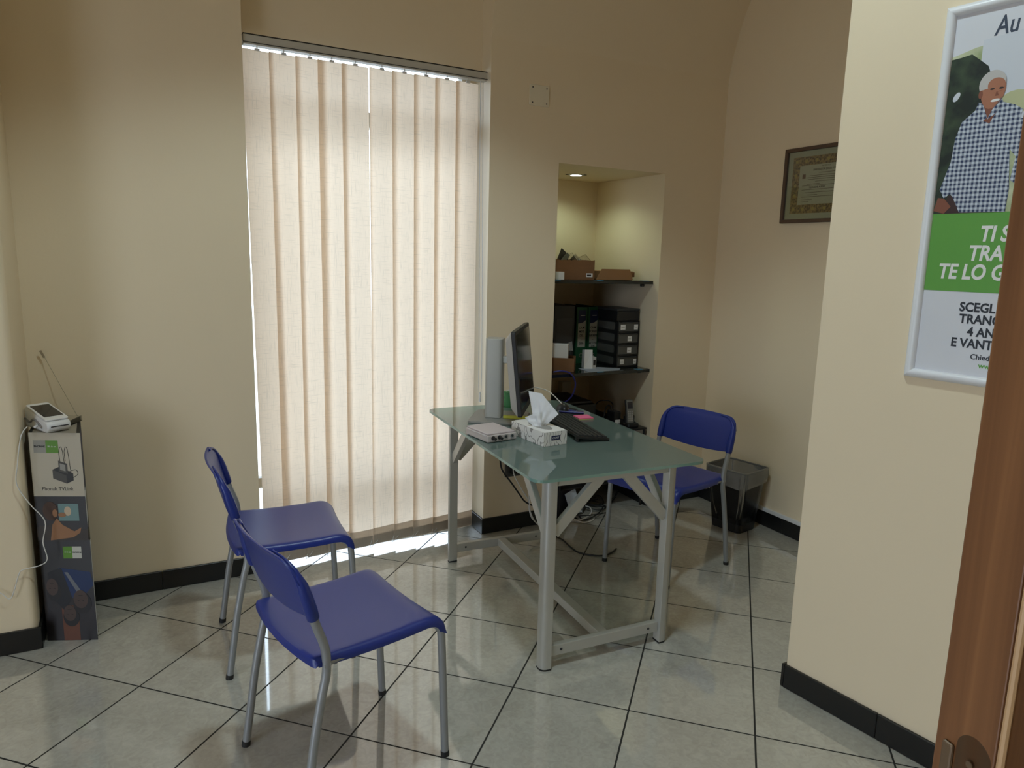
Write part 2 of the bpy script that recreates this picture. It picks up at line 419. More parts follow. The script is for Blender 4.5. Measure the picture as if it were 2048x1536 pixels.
# white cable trunking on top of the side skirting
tr = MB(); tr.box((XS-.016, -.95, .087), (XS, .74, .108)); struct(tr.build('trim_1', WHITEP, bevel=.002))

# window: cream frame, transom, glass
win = struct(empty('window_1', (0, 0, 0)))
FY0, FY1 = .985, 1.045
for lo, hi, nm in (((WX0, FY0, 0), (WX0+.018, FY1, HT), 'frame_stile'), ((WX1-.05, FY0, 0), (WX1, FY1, HT), 'frame_stile'),
                   ((WX0+.018, FY0, HT-.04), (WX1-.05, FY1, HT), 'frame_rail'), ((WX0+.018, FY0-.01, 2.055), (WX1-.05, FY1, 2.125), 'transom'),
                   ((WX0+.018, FY0, .325), (WX1-.05, FY1-.01, .375), 'sash_rail'), ((WX0+.018, FY0+.004, .0), (WX1-.05, FY1, .06), 'bottom_rail')):
    MB().box(lo, hi).build(nm, CREAMF, win, bevel=.003)
for z0, z1 in ((.06, .325), (.375, 2.055), (2.125, HT-.04)): MB().box((WX0+.018, 1.012, z0), (WX1-.05, 1.018, z1)).build('pane', PANE, win)
MB().box((WX0-.02, 1.09, 0), (WX1+.02, 1.119, .02)).build('door_sill', CREAMF, win)
# unseen shutter added outside to dim the top of the blind
sh = tag(empty('shading_shutter', (1.06, 1.15, 2.385)), 'grey slatted shutter added unseen outside the window to dim the blind top', 'shutter')
for i in range(4): MB().box((-.60, -.006, i*.045), (.60, .006, i*.045+.043)).build('slat', SHUT, sh, bevel=.003)
MB().box((-.63, -.02, .19), (.63, .2, .42)).build('shading_box', SHUT, sh, bevel=.01)
# pavement outside
struct(MB().box((-14, 1.62, -.2), (16, 16, -.03)).build('pavement_street', PAVE)); struct(MB().box((-16, -12, -.2), (-2.92, 1.6, -.03)).build('pavement_front', PAVE))

# open door leaf close by
P0 = Vector((.512, -2.306, 0)); th = R(-10); dx = Vector((math.cos(th), math.sin(th), 0)); dn = Vector((math.sin(th), -math.cos(th), 0))
door = struct(empty('door_1')); door.matrix_world = frame(P0, dx, Vector((0, 0, 1))) @ ID   # local: x along leaf, y up, z towards the viewer side
LW, LT, LH = .80, .042, 2.1
MB().box((.004, .012, .002), (LW, LH, LT)).build('leaf', WOOD, door, bevel=.002)
MB().box((0, .012, 0), (.004, LH, LT*.93)).build('edge_band', WOOD, door, bevel=.001)
MB().tube([(.001, .012, LT), (.001, LH, LT)], .0022, 8).build('edge_highlight', mat('bevel_highlight_wood', srgb(196, 160, 118), .4), door)  # paler strip paints the highlight along the bevelled door edge
MB().prism(rrect(-.0115, -.11, .0115, .11, .0114), 0, .0022, frame((.0, 1.079, LT*.62), (0, 0, 1), (0, 1, 0)) @ Matrix.Scale(-1, 4, (0, 0, 1))).build('latch_plate', mat('bronze_plate', srgb(118, 94, 70), .5, .3), door)
MB().cyl((-.0022, 1.172, LT*.62), (-.0028, 1.172, LT*.62), .0022, n=12).build('plate_screw', mat('bronze_bolt', srgb(108, 88, 66), .5, .3), door)
MB().box((-.0028, 1.12, LT*.62-.0195), (.0, 1.176, LT*.62-.0118)).build('latch_bolt', mat('bronze_bolt', srgb(108, 88, 66), .5, .3), door, bevel=.002)
for yy in (.15, 1.05, 1.95): MB().tube([(LW+.008, yy-.05, 0), (LW+.008, yy+.05, 0)], .008, 12).build('hinge', CHROME, door)
hd = MB(); hd.tube([(.06, 1.05, LT), (.06, 1.05, LT+.045), (.075, 1.05, LT+.055), (.17, 1.05, LT+.055)], .009, 12); hd.cyl((.06, 1.05, LT), (.06, 1.05, LT+.006), .026)
hd.build('handle', CHROME, door, smooth=True)
fr = struct(MB().box((1.318, -2.62, 0), (1.36, -2.40, 2.16)).build('trim_2', WOOD, bevel=.003))

# ================================================================== VERTICAL BLIND
bl = tag(empty('vertical_blind', (1.06, .785, 0)), 'beige linen vertical blind drawn across the tall window', 'blind')
OX, OY = 1.06, .785
MB().box((WX0+.006-OX, -.022, 2.296), (WX1-.012-OX, .022, 2.334)).build('head_rail', mat('rail_white', srgb(190, 188, 180), .45), bl, bevel=.003)
MB().box((WX0+.006-OX, -.020, 2.334), (WX1-.012-OX, .018, 2.3385)).build('rail_gap_shade', BLACK, bl)  # black strip stands in for the shadow gap above the rail
MB().box((WX0+.006-OX, -.0235, 2.302), (WX1-.012-OX, -.022, 2.305)).build('rail_groove', DARKG, bl)
for xb in (WX0+.15, 1.06, WX1-.15): MB().box((xb-.012-OX, -.01, 2.3386), (xb+.012-OX, .068, 2.3416)).build('bracket', WHITEP, bl)
edges = [.4995, .607, .714, .807, .91, 1.0318, 1.137, 1.242, 1.345, 1.451]
phis = [9, 8, 9, 7, 6, 11, 10, 9, 10, 8]
bots = [.022, .021, .020, .031, .024, .032, .036, .037, .040, .042]
VW = .1245
for i, (e, ph) in enumerate(zip(edges, phis)):
    tiltx = .0215 if i == 0 else random.uniform(-.004, .004)
    zt, zb = 2.281, bots[i]; cp, sp = math.cos(R(ph)), math.sin(R(ph)); cur = random.uniform(.002, .005); wav = random.uniform(-.002, .002)
    x0 = e - OX; y0 = -VW/2*sp
    def vf(u, v, off=0., zt=zt, zb=zb):
        z = zt + (zb-zt)*v; t = u*VW; k = (1-(z/2.3))
        tw = R(ph + 5*wav/.002*.4*k); c2, s2 = math.cos(tw), math.sin(tw)
        bow = cur*math.sin(math.pi*u)
        return (x0 + tiltx*k + t*c2 + (bow+off)*s2, y0 + t*s2 - (bow+off)*c2 + wav*math.sin(3*v), z)
    vane = MB().grid(vf, 6, 12).build('vane', FABRIC, bl, smooth=True)
    hz0, hz1 = zb+.085, zb+.001
    MB().grid(lambda u, v: vf(.004+u*.992, v, .0012, hz0, hz1), 6, 3).build('hem', HEMF, vane, smooth=True)
    MB().grid(lambda u, v: vf(.03+u*.94, v, -.0015, zb+.052, zb+.004), 4, 2).build('weight', WEIGHT, vane)
    m = vf(.5, 0)
    hk = MB(); hk.box((m[0]-.010, m[1]-.003, zt-.004), (m[0]+.010, m[1]+.003, zt+.006)); hk.cyl((m[0], m[1], zt+.004), (m[0], m[1], 2.297), .0022, n=8)
    hk.build('hook', WHITEP, vane)
    if i < 9:
        a = vf(.9, 0, .002, zb+.025, 0); nx = edges[i+1]-OX+.012
        MB().tube([(a[0], -.004, zb+.03), ((a[0]+nx)/2-.02, -.02, zb-.002), (nx+.01, -.014, zb+.028)], .0009, 6, smooth=5).build('bead_chain', WHITEP, vane)
MB().tube([(1.569-OX, -.026, 2.29), (1.576-OX, -.022, 1.74), (1.586-OX, -.02, 1.12), (1.588-OX, -.02, .84), (1.596-OX, -.02, .745), (1.604-OX, -.02, .84), (1.602-OX, -.02, 1.12), (1.592-OX, -.022, 1.74), (1.583-OX, -.026, 2.29)], .0015, 6, smooth=4).build('pull_chain', WHITEP, bl)
MB().cyl((1.597-OX, -.02, .72), (1.597-OX, -.02, .77), .006, n=12).build('cord_weight', WHITEP, bl)

# ================================================================== CHAIRS
def make_chair():
    c = empty('stacking_chair')
    rt = .0115
    for s in (1, -1):
        pts = [(.222, s*.19, .004), (.214, s*.19, .2), (.206, s*.19, .385), (.199, s*.19, .416), (.178, s*.19, .436), (.145, s*.19, .4415), (0, s*.192, .4415), (-.148, s*.196, .4415)]
        lg = MB().tube(pts, rt, 14, smooth=5).build('leg', TUBE, c, smooth=True)
        MB().cyl((.2224, s*.19, 0), (.2216, s*.19, .016), .0128, n=14).build('foot_cap', RUB, lg)
        pts = [(-.222, s*.212, .004), (-.205, s*.210, .12), (-.187, s*.208, .24), (-.163, s*.206, .36), (-.152, s*.205, .405), (-.149, s*.205, .44), (-.153, s*.205, .49), (-.176, s*.205, .56), (-.197, s*.204, .635)]
        lg = MB().tube(pts, rt, 14, smooth=5).build('leg', TUBE, c, smooth=True)
        MB().cyl((-.2227, s*.212, 0), (-.2206, s*.212, .016), .0128, n=14).build('foot_cap', RUB, lg)
        MB().cyl((-.148, s*.192, .4415), (-.149, s*.215, .4415), .0125, .009, 14).build('joint', mat('pale_joint', srgb(176, 178, 178), .35, .5), c)
        MB().cyl((-.06, s*.17, .412), (-.06, s*.17, .443), .009, n=12).build('stacking_buffer', mat('clear_grey_buffer', srgb(120, 110, 105), .4), c)
    MB().tube([(.12, -.19, .434), (.12, .19, .434)], .009, 12).build('crossbar', TUBE, c, smooth=True)
    MB().tube([(-.12, -.195, .434), (-.12, .195, .434)], .009, 12).build('crossbar', TUBE, c, smooth=True)
    # seat: moulded shell with rolled front and side lips
    prof = [(-.182, .440), (-.180, .456), (-.168, .463), (-.10, .459), (0, .457), (.10, .459), (.152, .462), (.183, .457), (.205, .441), (.216, .420), (.2185, .402)]
    pp = [Vector((a, 0, b)) for a, b in prof]; cp = catmull(pp, 3); n = len(cp)-1
    def seat(u, v, inn=0.):
        k = min(n, round(u*n)); p = cp[k]; t = (cp[min(n, k+1)] - cp[max(0, k-1)]).normalized(); nr = Vector((-t.z, 0, t.x))
        y = (v-.5)*2; ya = abs(y); sgn = 1 if y >= 0 else -1
        if ya < .84: yy = ya/.84*.188; drop = .006*math.cos(ya/.84*math.pi/2); sn, cs = 0., 1.
        else:
            a = (ya-.84)/.16*R(112); yy = .188 + .0185*math.sin(a); drop = .0185*(1-math.cos(a)); sn, cs = math.sin(a), math.cos(a)
        tail = min(1, max(0, (-.09-p.x)/.09)); bow = -.022*tail*max(0, 1-(yy/.205)**2)
        ends = 1 - .75*max(0, 1-min(u, 1-u)/.10)          # the lip narrows where seat ends are rolled over
        q = Vector((p.x+bow, sgn*yy, p.z)) - nr*drop*ends - (nr*cs + Vector((0, sgn*sn, 0)))*inn
        return tuple(q)
    MB().shell(lambda u, v: seat(u, v), lambda u, v: seat(u, v, .0045), n, 44).build('seat', BLUE, c, smooth=True)
    # backrest: curved panel with sleeves over the uprights
    def back(u, v, off=0.):
        y = (u-.5)*2; ya = abs(y); W = .213
        # outline
        zt = .738 - .004*ya**2
        k = max(0, (ya-.70)/.30); zt -= .058*(1-math.sqrt(max(0, 1-k**2)))
        zb = .560 + .016*min(1, (ya/.9)**2)
        z = zb + (zt-zb)*v
        xup = -.149 - (z-.46)*.272         # line of the uprights
        bowx = -.024*(1-ya**2)
        lip = .010*max(0, (v-.86)/.14)**2
        x = xup + bowx - lip*1.0 + .013*max(0, (ya-.86)/.14)**1.5*0
        return (x + off, y*W, z)
    MB().shell(lambda u, v: back(u, v, .0035), lambda u, v: back(u, v, -.0035), 36, 14).build('backrest', BLUE, c, smooth=True, bevel=.0022)
    for s in (1, -1):
        pts = [(-.149-(z-.46)*.272, s*.2045, z) for z in (.572, .576, .60, .64, .668)]
        for uy, zz in ((.2000, .690), (.1905, .707), (.174, .722), (.150, .7315), (.11, .7345)):
            pts.append((-.149-(zz-.46)*.272 - .022*(1-(uy/.213)**2), s*uy, zz))
        MB().tube(pts, [.0130, .0155, .0165, .0160, .0135, .0105, .0080, .0055, .0040, .0028], 16).build('sleeve', BLUE, c, smooth=True)
    return c
CG = 'blue plastic stacking chairs'
ch0 = tag(make_chair(), 'blue plastic chair nearest the camera, back turned, in front of the desk', 'chair', CG)
ch0.location = (.543, -.628, 0); ch0.rotation_euler = (0, 0, R(12))
ch1 = tag(dup(ch0), 'blue plastic visitor chair beside the blind, standing behind the nearest chair', 'chair', CG)
ch1.location = (.506, .12, 0); ch1.rotation_euler = (0, 0, R(-2.3))
ch2 = tag(dup(ch0), 'blue plastic chair behind the desk next to the waste bin', 'chair', CG)
ch2.location = (2.281, .050, 0); ch2.rotation_euler = (0, 0, R(193.5))

# ================================================================== DESK
dk = tag(empty('desk', (1.568, -.015, 0), -3.0), 'desk with green glass top on a silver metal frame', 'desk')
HX, HL = .276, .523      # frame half sizes
ZU = .7335               # underside of the glass
g = MB(); pl = rrect(-.355, -.592, .355, .592, .045, 8); n = len(pl)
g.cur = 0; g.add([(x, y, ZU) for x, y in pl] + [(x, y, ZU+.0105) for x, y in pl], [tuple(range(n-1, -1, -1)), tuple(range(n, 2*n))])
g.cur = 1; g.add([(x, y, ZU) for x, y in pl] + [(x, y, ZU+.0105) for x, y in pl], [(i, (i+1) % n, n+(i+1) % n, n+i) for i in range(n)])
g.build('glass_top', [TGLASS, TEDGE], dk)
def leg_poly(sx, sy):
    # square profile with one big rounded outer corner
    W_ = .041; r = .024; pts = [(0, 0), (W_, 0)] + [(W_-r+r*math.sin(R(90-a)), W_-r+r*math.cos(R(90-a))) for a in range(0, 91, 15)] + [(0, W_)]
    return [(sx*(HX-W_+x), sy*(HL-W_+y)) for x, y in pts]
for sx in (-1, 1):
    for sy in (-1, 1):
        lg = MB().prism(leg_poly(sx, sy), .006, ZU-.001).build('leg', ALU, dk, smooth=True, bevel=.0015)
        MB().prism([(x*.999, y*.999) for x, y in leg_poly(sx, sy)], 0, .006).build('foot', RUB, lg)
        # diagonal braces in both directions
        cx, cy = sx*(HX-.0205), sy*(HL-.0205)
        MB().bar((cx-sx*.020, cy, .515), (cx-sx*.20, cy, .700), .022, .040).build('brace', ALU, dk, bevel=.002)
        MB().bar((cx, cy-sy*.020, .515), (cx, cy-sy*.20, .700), .022, .040).build('brace', ALU, dk, bevel=.002)
for sy in (-1, 1):
    MB().box((-HX+.041, sy*(HL-.006)-.030*(sy > 0), .690), (HX-.041, sy*(HL-.006)+.030*(sy < 0), ZU-.001)).build('top_rail', ALU, dk, bevel=.002)
    st = MB().box((-HX+.041, sy*(HL-.026)-.012, .045), (HX-.041, sy*(HL-.026)+.012, .086)).build('stretcher', ALU, dk, bevel=.002)
    for xx in (-.19, .19): MB().cyl((xx, sy*(HL-.026)-.0135, .066), (xx, sy*(HL-.026)+.0135, .066), .005, n=10).build('bolt', DARKG, st)
for sx in (-1, 1):
    MB().box((sx*(HX-.008)-.030*(sx > 0), -HL+.041, .700), (sx*(HX-.008)+.030*(sx < 0), HL-.041, ZU-.001)).build('top_rail', ALU, dk, bevel=.002)
cs = MB().box((-.020, -HL+.038, .047), (.020, HL-.038, .084)).build('stretcher', ALU, dk, bevel=.002)
ZT = ZU + .0105

# ------------------------------------------------------------------ things on the desk
def place(o, x, y, rz=0, z=ZT): o.location = (x, y, z+.0003); o.rotation_euler = (0, 0, R(rz)); return o
# monitor
mo = tag(place(empty('monitor'), 1.455, .300, -35), 'black flat monitor seen edge-on with silver back and tall stand', 'monitor')
# local: x = screen facing direction, y = along the screen to the far side
SIL = mat('silver_stand', srgb(176, 176, 170), .45, .15)
MB().prism(rrect(-.10, -.13, .15, .13, .03), 0, .010).build('stand_base', mat('grey_stand_base', srgb(140, 140, 136), .45, .1), mo, bevel=.002)
MB().prism(rrect(-.038, -.045, .038, .045, .016), .010, .365).build('stand_column', SIL, mo, smooth=True, bevel=.002)
MB().box((.034, -.02, .255), (.095, .02, .285)).build('arm', SIL, mo, bevel=.004)
pan = Matrix.Translation((.130, 0, .240)) @ Matrix.Rotation(R(-6), 4, 'Y')
PW, PHH = .238, .180
s_ = MB().prism(rrect(-PW, -PHH, PW, PHH, .012), 0, .018, pan @ frame((-.010, 0, 0), (0, 1, 0), (0, 0, 1))).build('screen_bezel', BLACK, mo, bevel=.003)
MB().prism(rect(-PW+.016, -PHH+.030, PW-.016, PHH-.016), .0175, .0182, pan @ frame((-.010, 0, 0), (0, 1, 0), (0, 0, 1))).build('screen', mat('dark_screen', (.012, .012, .013, 1), .12, spec=.6), s_)
sb = MB(); k1 = rrect(-PW, -PHH, PW, PHH, .012); k2 = rrect(-PW+.03, -PHH+.03, PW-.03, PHH-.03, .02); n = len(k1)
Fb = pan @ frame((-.010, 0, 0), (0, 1, 0), (0, 0, 1))
sb.add([Fb @ Vector((x, y, 0)) for x, y in k1] + [Fb @ Vector((x, y, -.030)) for x, y in k2], [tuple(range(n)), tuple(range(2*n-1, n-1, -1))] + [(i, n+i, n+(i+1) % n, (i+1) % n) for i in range(n)])
sb.build('rear_shell', GREYSIL, mo, smooth=True)
# tissue box
tb = tag(place(empty('tissue_box'), 1.462, -.102, 5), 'white patterned tissue box with a tissue pulled up', 'tissue box')
def marble():
    m = bpy.data.materials.new('tissue_carton'); m.use_nodes = True; nt = m.node_tree; b = nt.nodes['Principled BSDF']
    tc = nt.nodes.new('ShaderNodeTexCoord'); wv = nt.nodes.new('ShaderNodeTexWave'); wv.inputs['Scale'].default_value = 22; wv.inputs['Distortion'].default_value = 9; wv.inputs['Detail'].default_value = 1.5; wv.inputs['Detail Scale'].default_value = 1.2
    nt.links.new(tc.outputs['Object'], wv.inputs['Vector'])
    cr = nt.nodes.new('ShaderNodeValToRGB'); cr.color_ramp.elements[0].position = .02; cr.color_ramp.elements[1].position = .09
    cr.color_ramp.elements[0].color = (.28, .27, .26, 1); cr.color_ramp.elements[1].color = (.78, .77, .75, 1)
    nt.links.new(wv.outputs['Fac'], cr.inputs[0]); nt.links.new(cr.outputs[0], b.inputs['Base Color']); b.inputs['Roughness'].default_value = .6; return m
TB = marble(); bw, blh, bh = .056, .1175, .056
bx = MB(); bx.box((-bw, -blh, 0), (bw, blh, bh-.001)); bx.build('carton', TB, tb, bevel=.001)
tp = MB(); o1 = rect(-bw, -blh, bw, blh); slot = ell(0, -.01, .030, .075, 20)
ring = []
for i in range(20):
    a = math.atan2((slot[i][1]+.01)/.9, slot[i][0]/.45); k = min(bw/max(1e-6, abs(slot[i][0])), (blh-.0)/max(1e-6, abs(slot[i][1])));
    x, y = slot[i]; k = min(bw/abs(x) if abs(x) > 1e-6 else 1e9, blh/abs(y) if abs(y) > 1e-6 else 1e9); ring.append((x*k, y*k))
tp.add([(x, y, bh) for x, y in slot] + [(x, y, bh) for x, y in ring], [(i, (i+1) % 20, 20+(i+1) % 20, 20+i) for i in range(20)])
for a_, b_, c_ in (((-bw, -blh), 12, 13),): pass
tp.build('top_sheet', mat('carton_white', (.80, .80, .80, 1), .6), tb)
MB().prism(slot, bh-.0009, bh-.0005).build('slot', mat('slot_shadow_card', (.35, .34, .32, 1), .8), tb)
Ff = frame((0, -blh, 0), (1, 0, 0), (0, 0, 1))
flat('badge', rect(-.020, .022, .022, .040), NAVY, tb, Ff, .0008)
text('badge_text', 'CAMST', .010, PAPER, tb, Ff, .001, .0275, .0012, 'CENTER')
# the tissue: two crumpled leaves
TIS = mat('tissue_paper', (.84, .86, .89, 1), .9, bump=.5, bscale=70)
rv, fv = Vector((.84, -.55, 0)), Vector((.55, .84, 0))
def leaf(corners, seed, amp, nu=14, nv=16):
    rnd = random.Random(seed); ph = [rnd.uniform(0, 6) for _ in range(6)]
    P = [rv*a + fv*d + Vector((-.004, -.012, z)) for a, d, z in corners]
    def fn(u, v):
        q = (P[0]*(1-u) + P[1]*u)*(1-v) + (P[3]*(1-u) + P[2]*u)*v
        w = amp*(math.sin(9*u+ph[0]+3*v) * .6 + math.sin(17*u-5*v+ph[1])*.35 + math.sin(14*v+4*u+ph[2])*.3)*(.35+.65*math.sin(math.pi*min(1, v*.9+.1)))
        return q + fv*w + rv*w*.3
    return lambda u, v: tuple(fn(u, v)), lambda u, v: tuple(fn(u, v) + fv*.0006)
tg = MB()
for cs, sd, am in (([(-.020, .010, .045), (.012, .004, .045), (.006, .002, .188), (-.048, .016, .194)], 1, .0035),
                   ([(-.004, -.004, .045), (.014, .016, .045), (.074, -.006, .108), (.006, .000, .186)], 2, .0030),
                   ([(-.022, -.006, .050), (.010, -.012, .048), (-.004, -.016, .118), (-.060, -.004, .090)], 4, .0045)):
    f_, g_ = leaf(cs, sd, am); tg.shell(f_, g_, 14, 16)
tg.build('tissue', TIS, tb, smooth=True)
# hearing-test interface
dv = tag(place(empty('fitting_interface'), 1.297, -.002, 7), 'flat white plastic device box with round sockets on the desk corner', 'device')
MB().box((-.068, -.085, .002), (.068, .085, .030)).build('casing', mat('offwhite_casing', srgb(198, 190, 188), .45), dv, bevel=.004)
MB().box((-.0655, -.078, .030), (.064, .083, .037)).build('lid', mat('pinkish_white_lid', srgb(202, 192, 194), .5), dv, bevel=.004)
MB().box((-.0688, -.07, .026), (-.0678, .075, .0285)).build('seam', WHITEP, dv)
Fd = frame((0, -.085, 0), (1, 0, 0), (0, 0, 1))
for i, xx in enumerate((-.044, -.014, .016, .046)):
    kn = MB().cyl(tuple(Fd @ Vector((xx, .019, 0))), tuple(Fd @ Vector((xx, .019, .003))), .0085, n=18).build('socket', DARKG if i < 2 else CHROME, dv, smooth=True)
    if i < 2: MB().cyl(tuple(Fd @ Vector((xx, .019, .003))), tuple(Fd @ Vector((xx+.004, .016, .016))), .0055, n=12).build('plug', BLACK, kn)
    else: MB().cyl(tuple(Fd @ Vector((xx, .019, .0028))), tuple(Fd @ Vector((xx, .019, .0034))), .0055, n=14).build('socket_core', DARKG, kn)
# keyboard
kb = tag(place(empty('keyboard'), 1.682, -.012, -10), 'black computer keyboard tilted on its feet', 'keyboard')
KM = Matrix.Rotation(R(7), 4, 'Y')
kbz = Matrix.Translation((0, 0, .014)) @ KM
MB().box((-.07, -.225, -.006), (.07, .225, .006), kbz).build('body', BLACK, kb, bevel=.003)
key = None
for ri in range(6):
    for ci in range(19):
        if ri == 5 and 3 <= ci <= 8 and ci != 3: continue
        y0 = -.215 + ci*.0228; ww = .0195 if not (ri == 5 and ci == 3) else .0228*5+.0195
        if key is None or ww > .02:
            k = MB().box((-.0085, 0, .0), (.0085, ww, .005)).build('key', DARKG, kb)
            if ww < .02: key = k
        else:
            k = bpy.data.objects.new('key', key.data); COL.objects.link(k); k.parent = kb
        k.matrix_local = kbz @ Matrix.Translation((-.055 + ri*.0215, y0, .006))
for yy in (-.20, .20): MB().box((-.068, yy-.012, 0), (-.058, yy+.012, .016)).build('foot', BLACK, kb, bevel=.002)
# mouse, pens, notes, highlighter
ms = tag(place(empty('mouse'), 1.835, .325, -20, ZT+.0033), 'black computer mouse at the far edge of the desk', 'mouse')
def mouse(u, v):
    a = 2*math.pi*u; ph = v*math.pi/2; r = math.cos(ph)
    return (.031*r*math.cos(a), .055*r*math.sin(a), .034*math.sin(ph)*(1-.18*math.sin(a)*r))
MB().grid(mouse, 28, 10).build('body', BLACK, ms, smooth=True); MB().box((-.003, .02, .026), (.003, .036, .034)).build('wheel', DARKG, ms, bevel=.002)
pdp = tag(place(MB().prism(rrect(-.05, -.085, .05, .085, .012), 0, .003).build('mouse_pad', BLACK), 1.845, .280, -15), 'small black mouse pad beside the pink notes', 'mouse pad')
for i, (x, y, a) in enumerate(((1.832, .245, 140), (1.85, .268, 128))):
    pn = tag(place(empty('pen'), x, y, a, ZT+.0034), ('blue ballpoint pen on the mouse pad, nearer the camera', 'blue ballpoint pen on the mouse pad, next to the mouse')[i], 'pen', 'blue pens on the desk')
    MB().cyl((-.06, 0, .005), (.058, 0, .005), .0045, n=10).build('barrel', CORDBL, pn); MB().cyl((.058, 0, .005), (.070, 0, .005), .004, .0008, 10).build('tip', CHROME, pn); MB().box((-.06, -.0015, .009), (-.02, .0015, .011)).build('clip', CHROME, pn)
nt_ = tag(place(empty('sticky_notes'), 1.838, .150, -8), 'small pad of bright pink sticky notes', 'notepad')
MB().box((-.036, -.034, .0035), (.036, .034, .008)).build('pink_sheets', PINK, nt_); MB().box((-.036, -.034, 0), (.036, .034, .0035)).build('yellow_sheets', mat('pale_yellow_note', srgb(225, 215, 130), .8), nt_)
hl = tag(place(empty('highlighter'), 1.515, .215, -37, ZT+.0105), 'yellow highlighter pen lying by the monitor stand', 'highlighter')
MB().prism(rrect(-.05, -.009, .035, .009, .004), 0, .013).build('barrel', YELL, hl, bevel=.002); MB().prism(rrect(.035, -.010, .07, .010, .004), 0, .014).build('cap', YELL, hl, bevel=.002)
# pen pot behind the monitor
pp_ = tag(place(empty('pen_pot'), 1.63, .50, 0), 'small green and white pot half hidden behind the monitor', 'pen pot')
MB().tube([(0, 0, 0), (0, 0, .075)], [.026, .03], 20).build('pot', mat('green_pot', srgb(70, 130, 80), .5), pp_, smooth=True); MB().box((.03, -.02, 0), (.045, .02, .085)).build('white_card', PAPER, pp_)
# cables of the desk
def cord(name, pts, r, m, label, cat='cable', group=None, sm=6):
    o = MB().tube(pts, r, 8, smooth=sm).build(name, m, smooth=True); return tag(o, label, cat, group)
cord('monitor_cable', [(1.50, .335, .86), (1.53, .36, .83), (1.545, .40, .79), (1.55, .43, .752), (1.60, .50, .7475)], .0035, CORDB, 'black cable arching behind the monitor stand')
cord('white_lead', [(1.60, .47, .83), (1.70, .47, .845), (1.792, .451, .83), (1.812, .40, .815), (1.82, .34, .79), (1.815, .31, .785)], .0025, CORDW, 'thin white lead arching from the monitor to the mouse')

# ================================================================== WALL FITTINGS
bp = tag(empty('cover_plate', (1.887, YW, 2.262)), 'square blank cover plate with four screws high on the wall', 'cover plate')
MB().prism(rrect(-.056, -.050, .056, .050, .008), 0, .006, frame((0, 0, 0), (1, 0, 0), (0, 0, 1))).build('plate', mat('painted_plate', (.76, .70, .55, 1), .45), bp, bevel=.002)
for x in (-.04, .04):
    for z in (-.036, .036): MB().cyl((x, -.006, z), (x, -.0075, z), .0035, n=10).build('screw', DARKG, bp)
ot = tag(empty('wall_socket', (1.80, YW, .345)), 'dark wall socket plate under the desk with plugs in it', 'socket')
MB().prism(rrect(-.058, -.045, .058, .045, .006), 0, .010, frame((0, 0, 0), (1, 0, 0), (0, 0, 1))).build('plate', mat('bronze_socket', (.10, .10, .095, 1), .4, .4), ot, bevel=.002)
MB().box((-.03, -.04, -.025), (.0, -.010, .022)).build('plug', BLACK, ot, bevel=.004); MB().box((.008, -.038, -.025), (.04, -.010, .02)).build('plug', WHITEP, ot, bevel=.004)
# framed diploma on the side wall
dp = tag(empty('framed_diploma', (XS, .265, 1.682)), 'framed diploma with ornate brown border on the side wall', 'picture')
Fp = frame((0, 0, 0), (0, -1, 0), (0, 0, 1)); DWD, DHT = .52, .380; fwid = .019
FRM = mat('brown_frame', srgb(88, 68, 54), .5, var=.1)
for poly in ([(0, 0), (DWD, 0), (DWD-fwid, fwid), (fwid, fwid)], [(0, DHT), (fwid, DHT-fwid), (DWD-fwid, DHT-fwid), (DWD, DHT)], [(0, 0), (fwid, fwid), (fwid, DHT-fwid), (0, DHT)], [(DWD, 0), (DWD, DHT), (DWD-fwid, DHT-fwid), (DWD-fwid, fwid)]):
    MB().prism(poly, 0, .022, Fp).build('frame_side', FRM, dp, bevel=.003)
flat('mount', rect(fwid-.002, fwid-.002, DWD-fwid+.002, DHT-fwid+.002), mat('mount_card', srgb(190, 184, 150), .8), dp, Fp, .004, .004)
def ornate():
    m = bpy.data.materials.new('ornate_border_print'); m.use_nodes = True; nt = m.node_tree; b = nt.nodes['Principled BSDF']
    tc = nt.nodes.new('ShaderNodeTexCoord'); v = nt.nodes.new('ShaderNodeTexVoronoi'); v.inputs['Scale'].default_value = 90; nt.links.new(tc.outputs['Object'], v.inputs['Vector'])
    n = nt.nodes.new('ShaderNodeTexNoise'); n.inputs['Scale'].default_value = 60; n.inputs['Detail'].default_value = 5; n.inputs['Distortion'].default_value = 2; nt.links.new(tc.outputs['Object'], n.inputs['Vector'])
    a = nt.nodes.new('ShaderNodeMath'); a.operation = 'MULTIPLY'; nt.links.new(v.outputs['Distance'], a.inputs[0]); nt.links.new(n.outputs['Fac'], a.inputs[1])
    cr = nt.nodes.new('ShaderNodeValToRGB'); cr.color_ramp.elements[0].position = .10; cr.color_ramp.elements[1].position = .42
    cr.color_ramp.elements[0].color = srgb(84, 54, 34); cr.color_ramp.elements[1].color = srgb(182, 146, 86)
    nt.links.new(a.outputs[0], cr.inputs[0]); nt.links.new(cr.outputs[0], b.inputs['Base Color']); b.inputs['Roughness'].default_value = .6; return m
ORN = ornate()
bo = flat('border_print', rect(.052, .048, DWD-.052, DHT-.048), ORN, dp, Fp, .0082)
GOLD = mat('gold_print', srgb(190, 160, 80), .6)
pa = flat('diploma_sheet', rect(.098, .092, DWD-.098, DHT-.092), mat('diploma_paper', srgb(205, 196, 160), .8), dp, Fp, .0086)
for px, py in ((.075, .07), (.075, DHT-.07), (.135, .07), (.135, DHT-.07), (.20, .07), (.20, DHT-.07), (.27, .07), (.27, DHT-.07), (.075, .14), (.075, .19), (.075, .24)):
    flat('rosette', ell(px, py, .009, .009, 14), GOLD, bo, Fp, .0086)
BR = mat('brown_ink', srgb(70, 44, 32), .7)
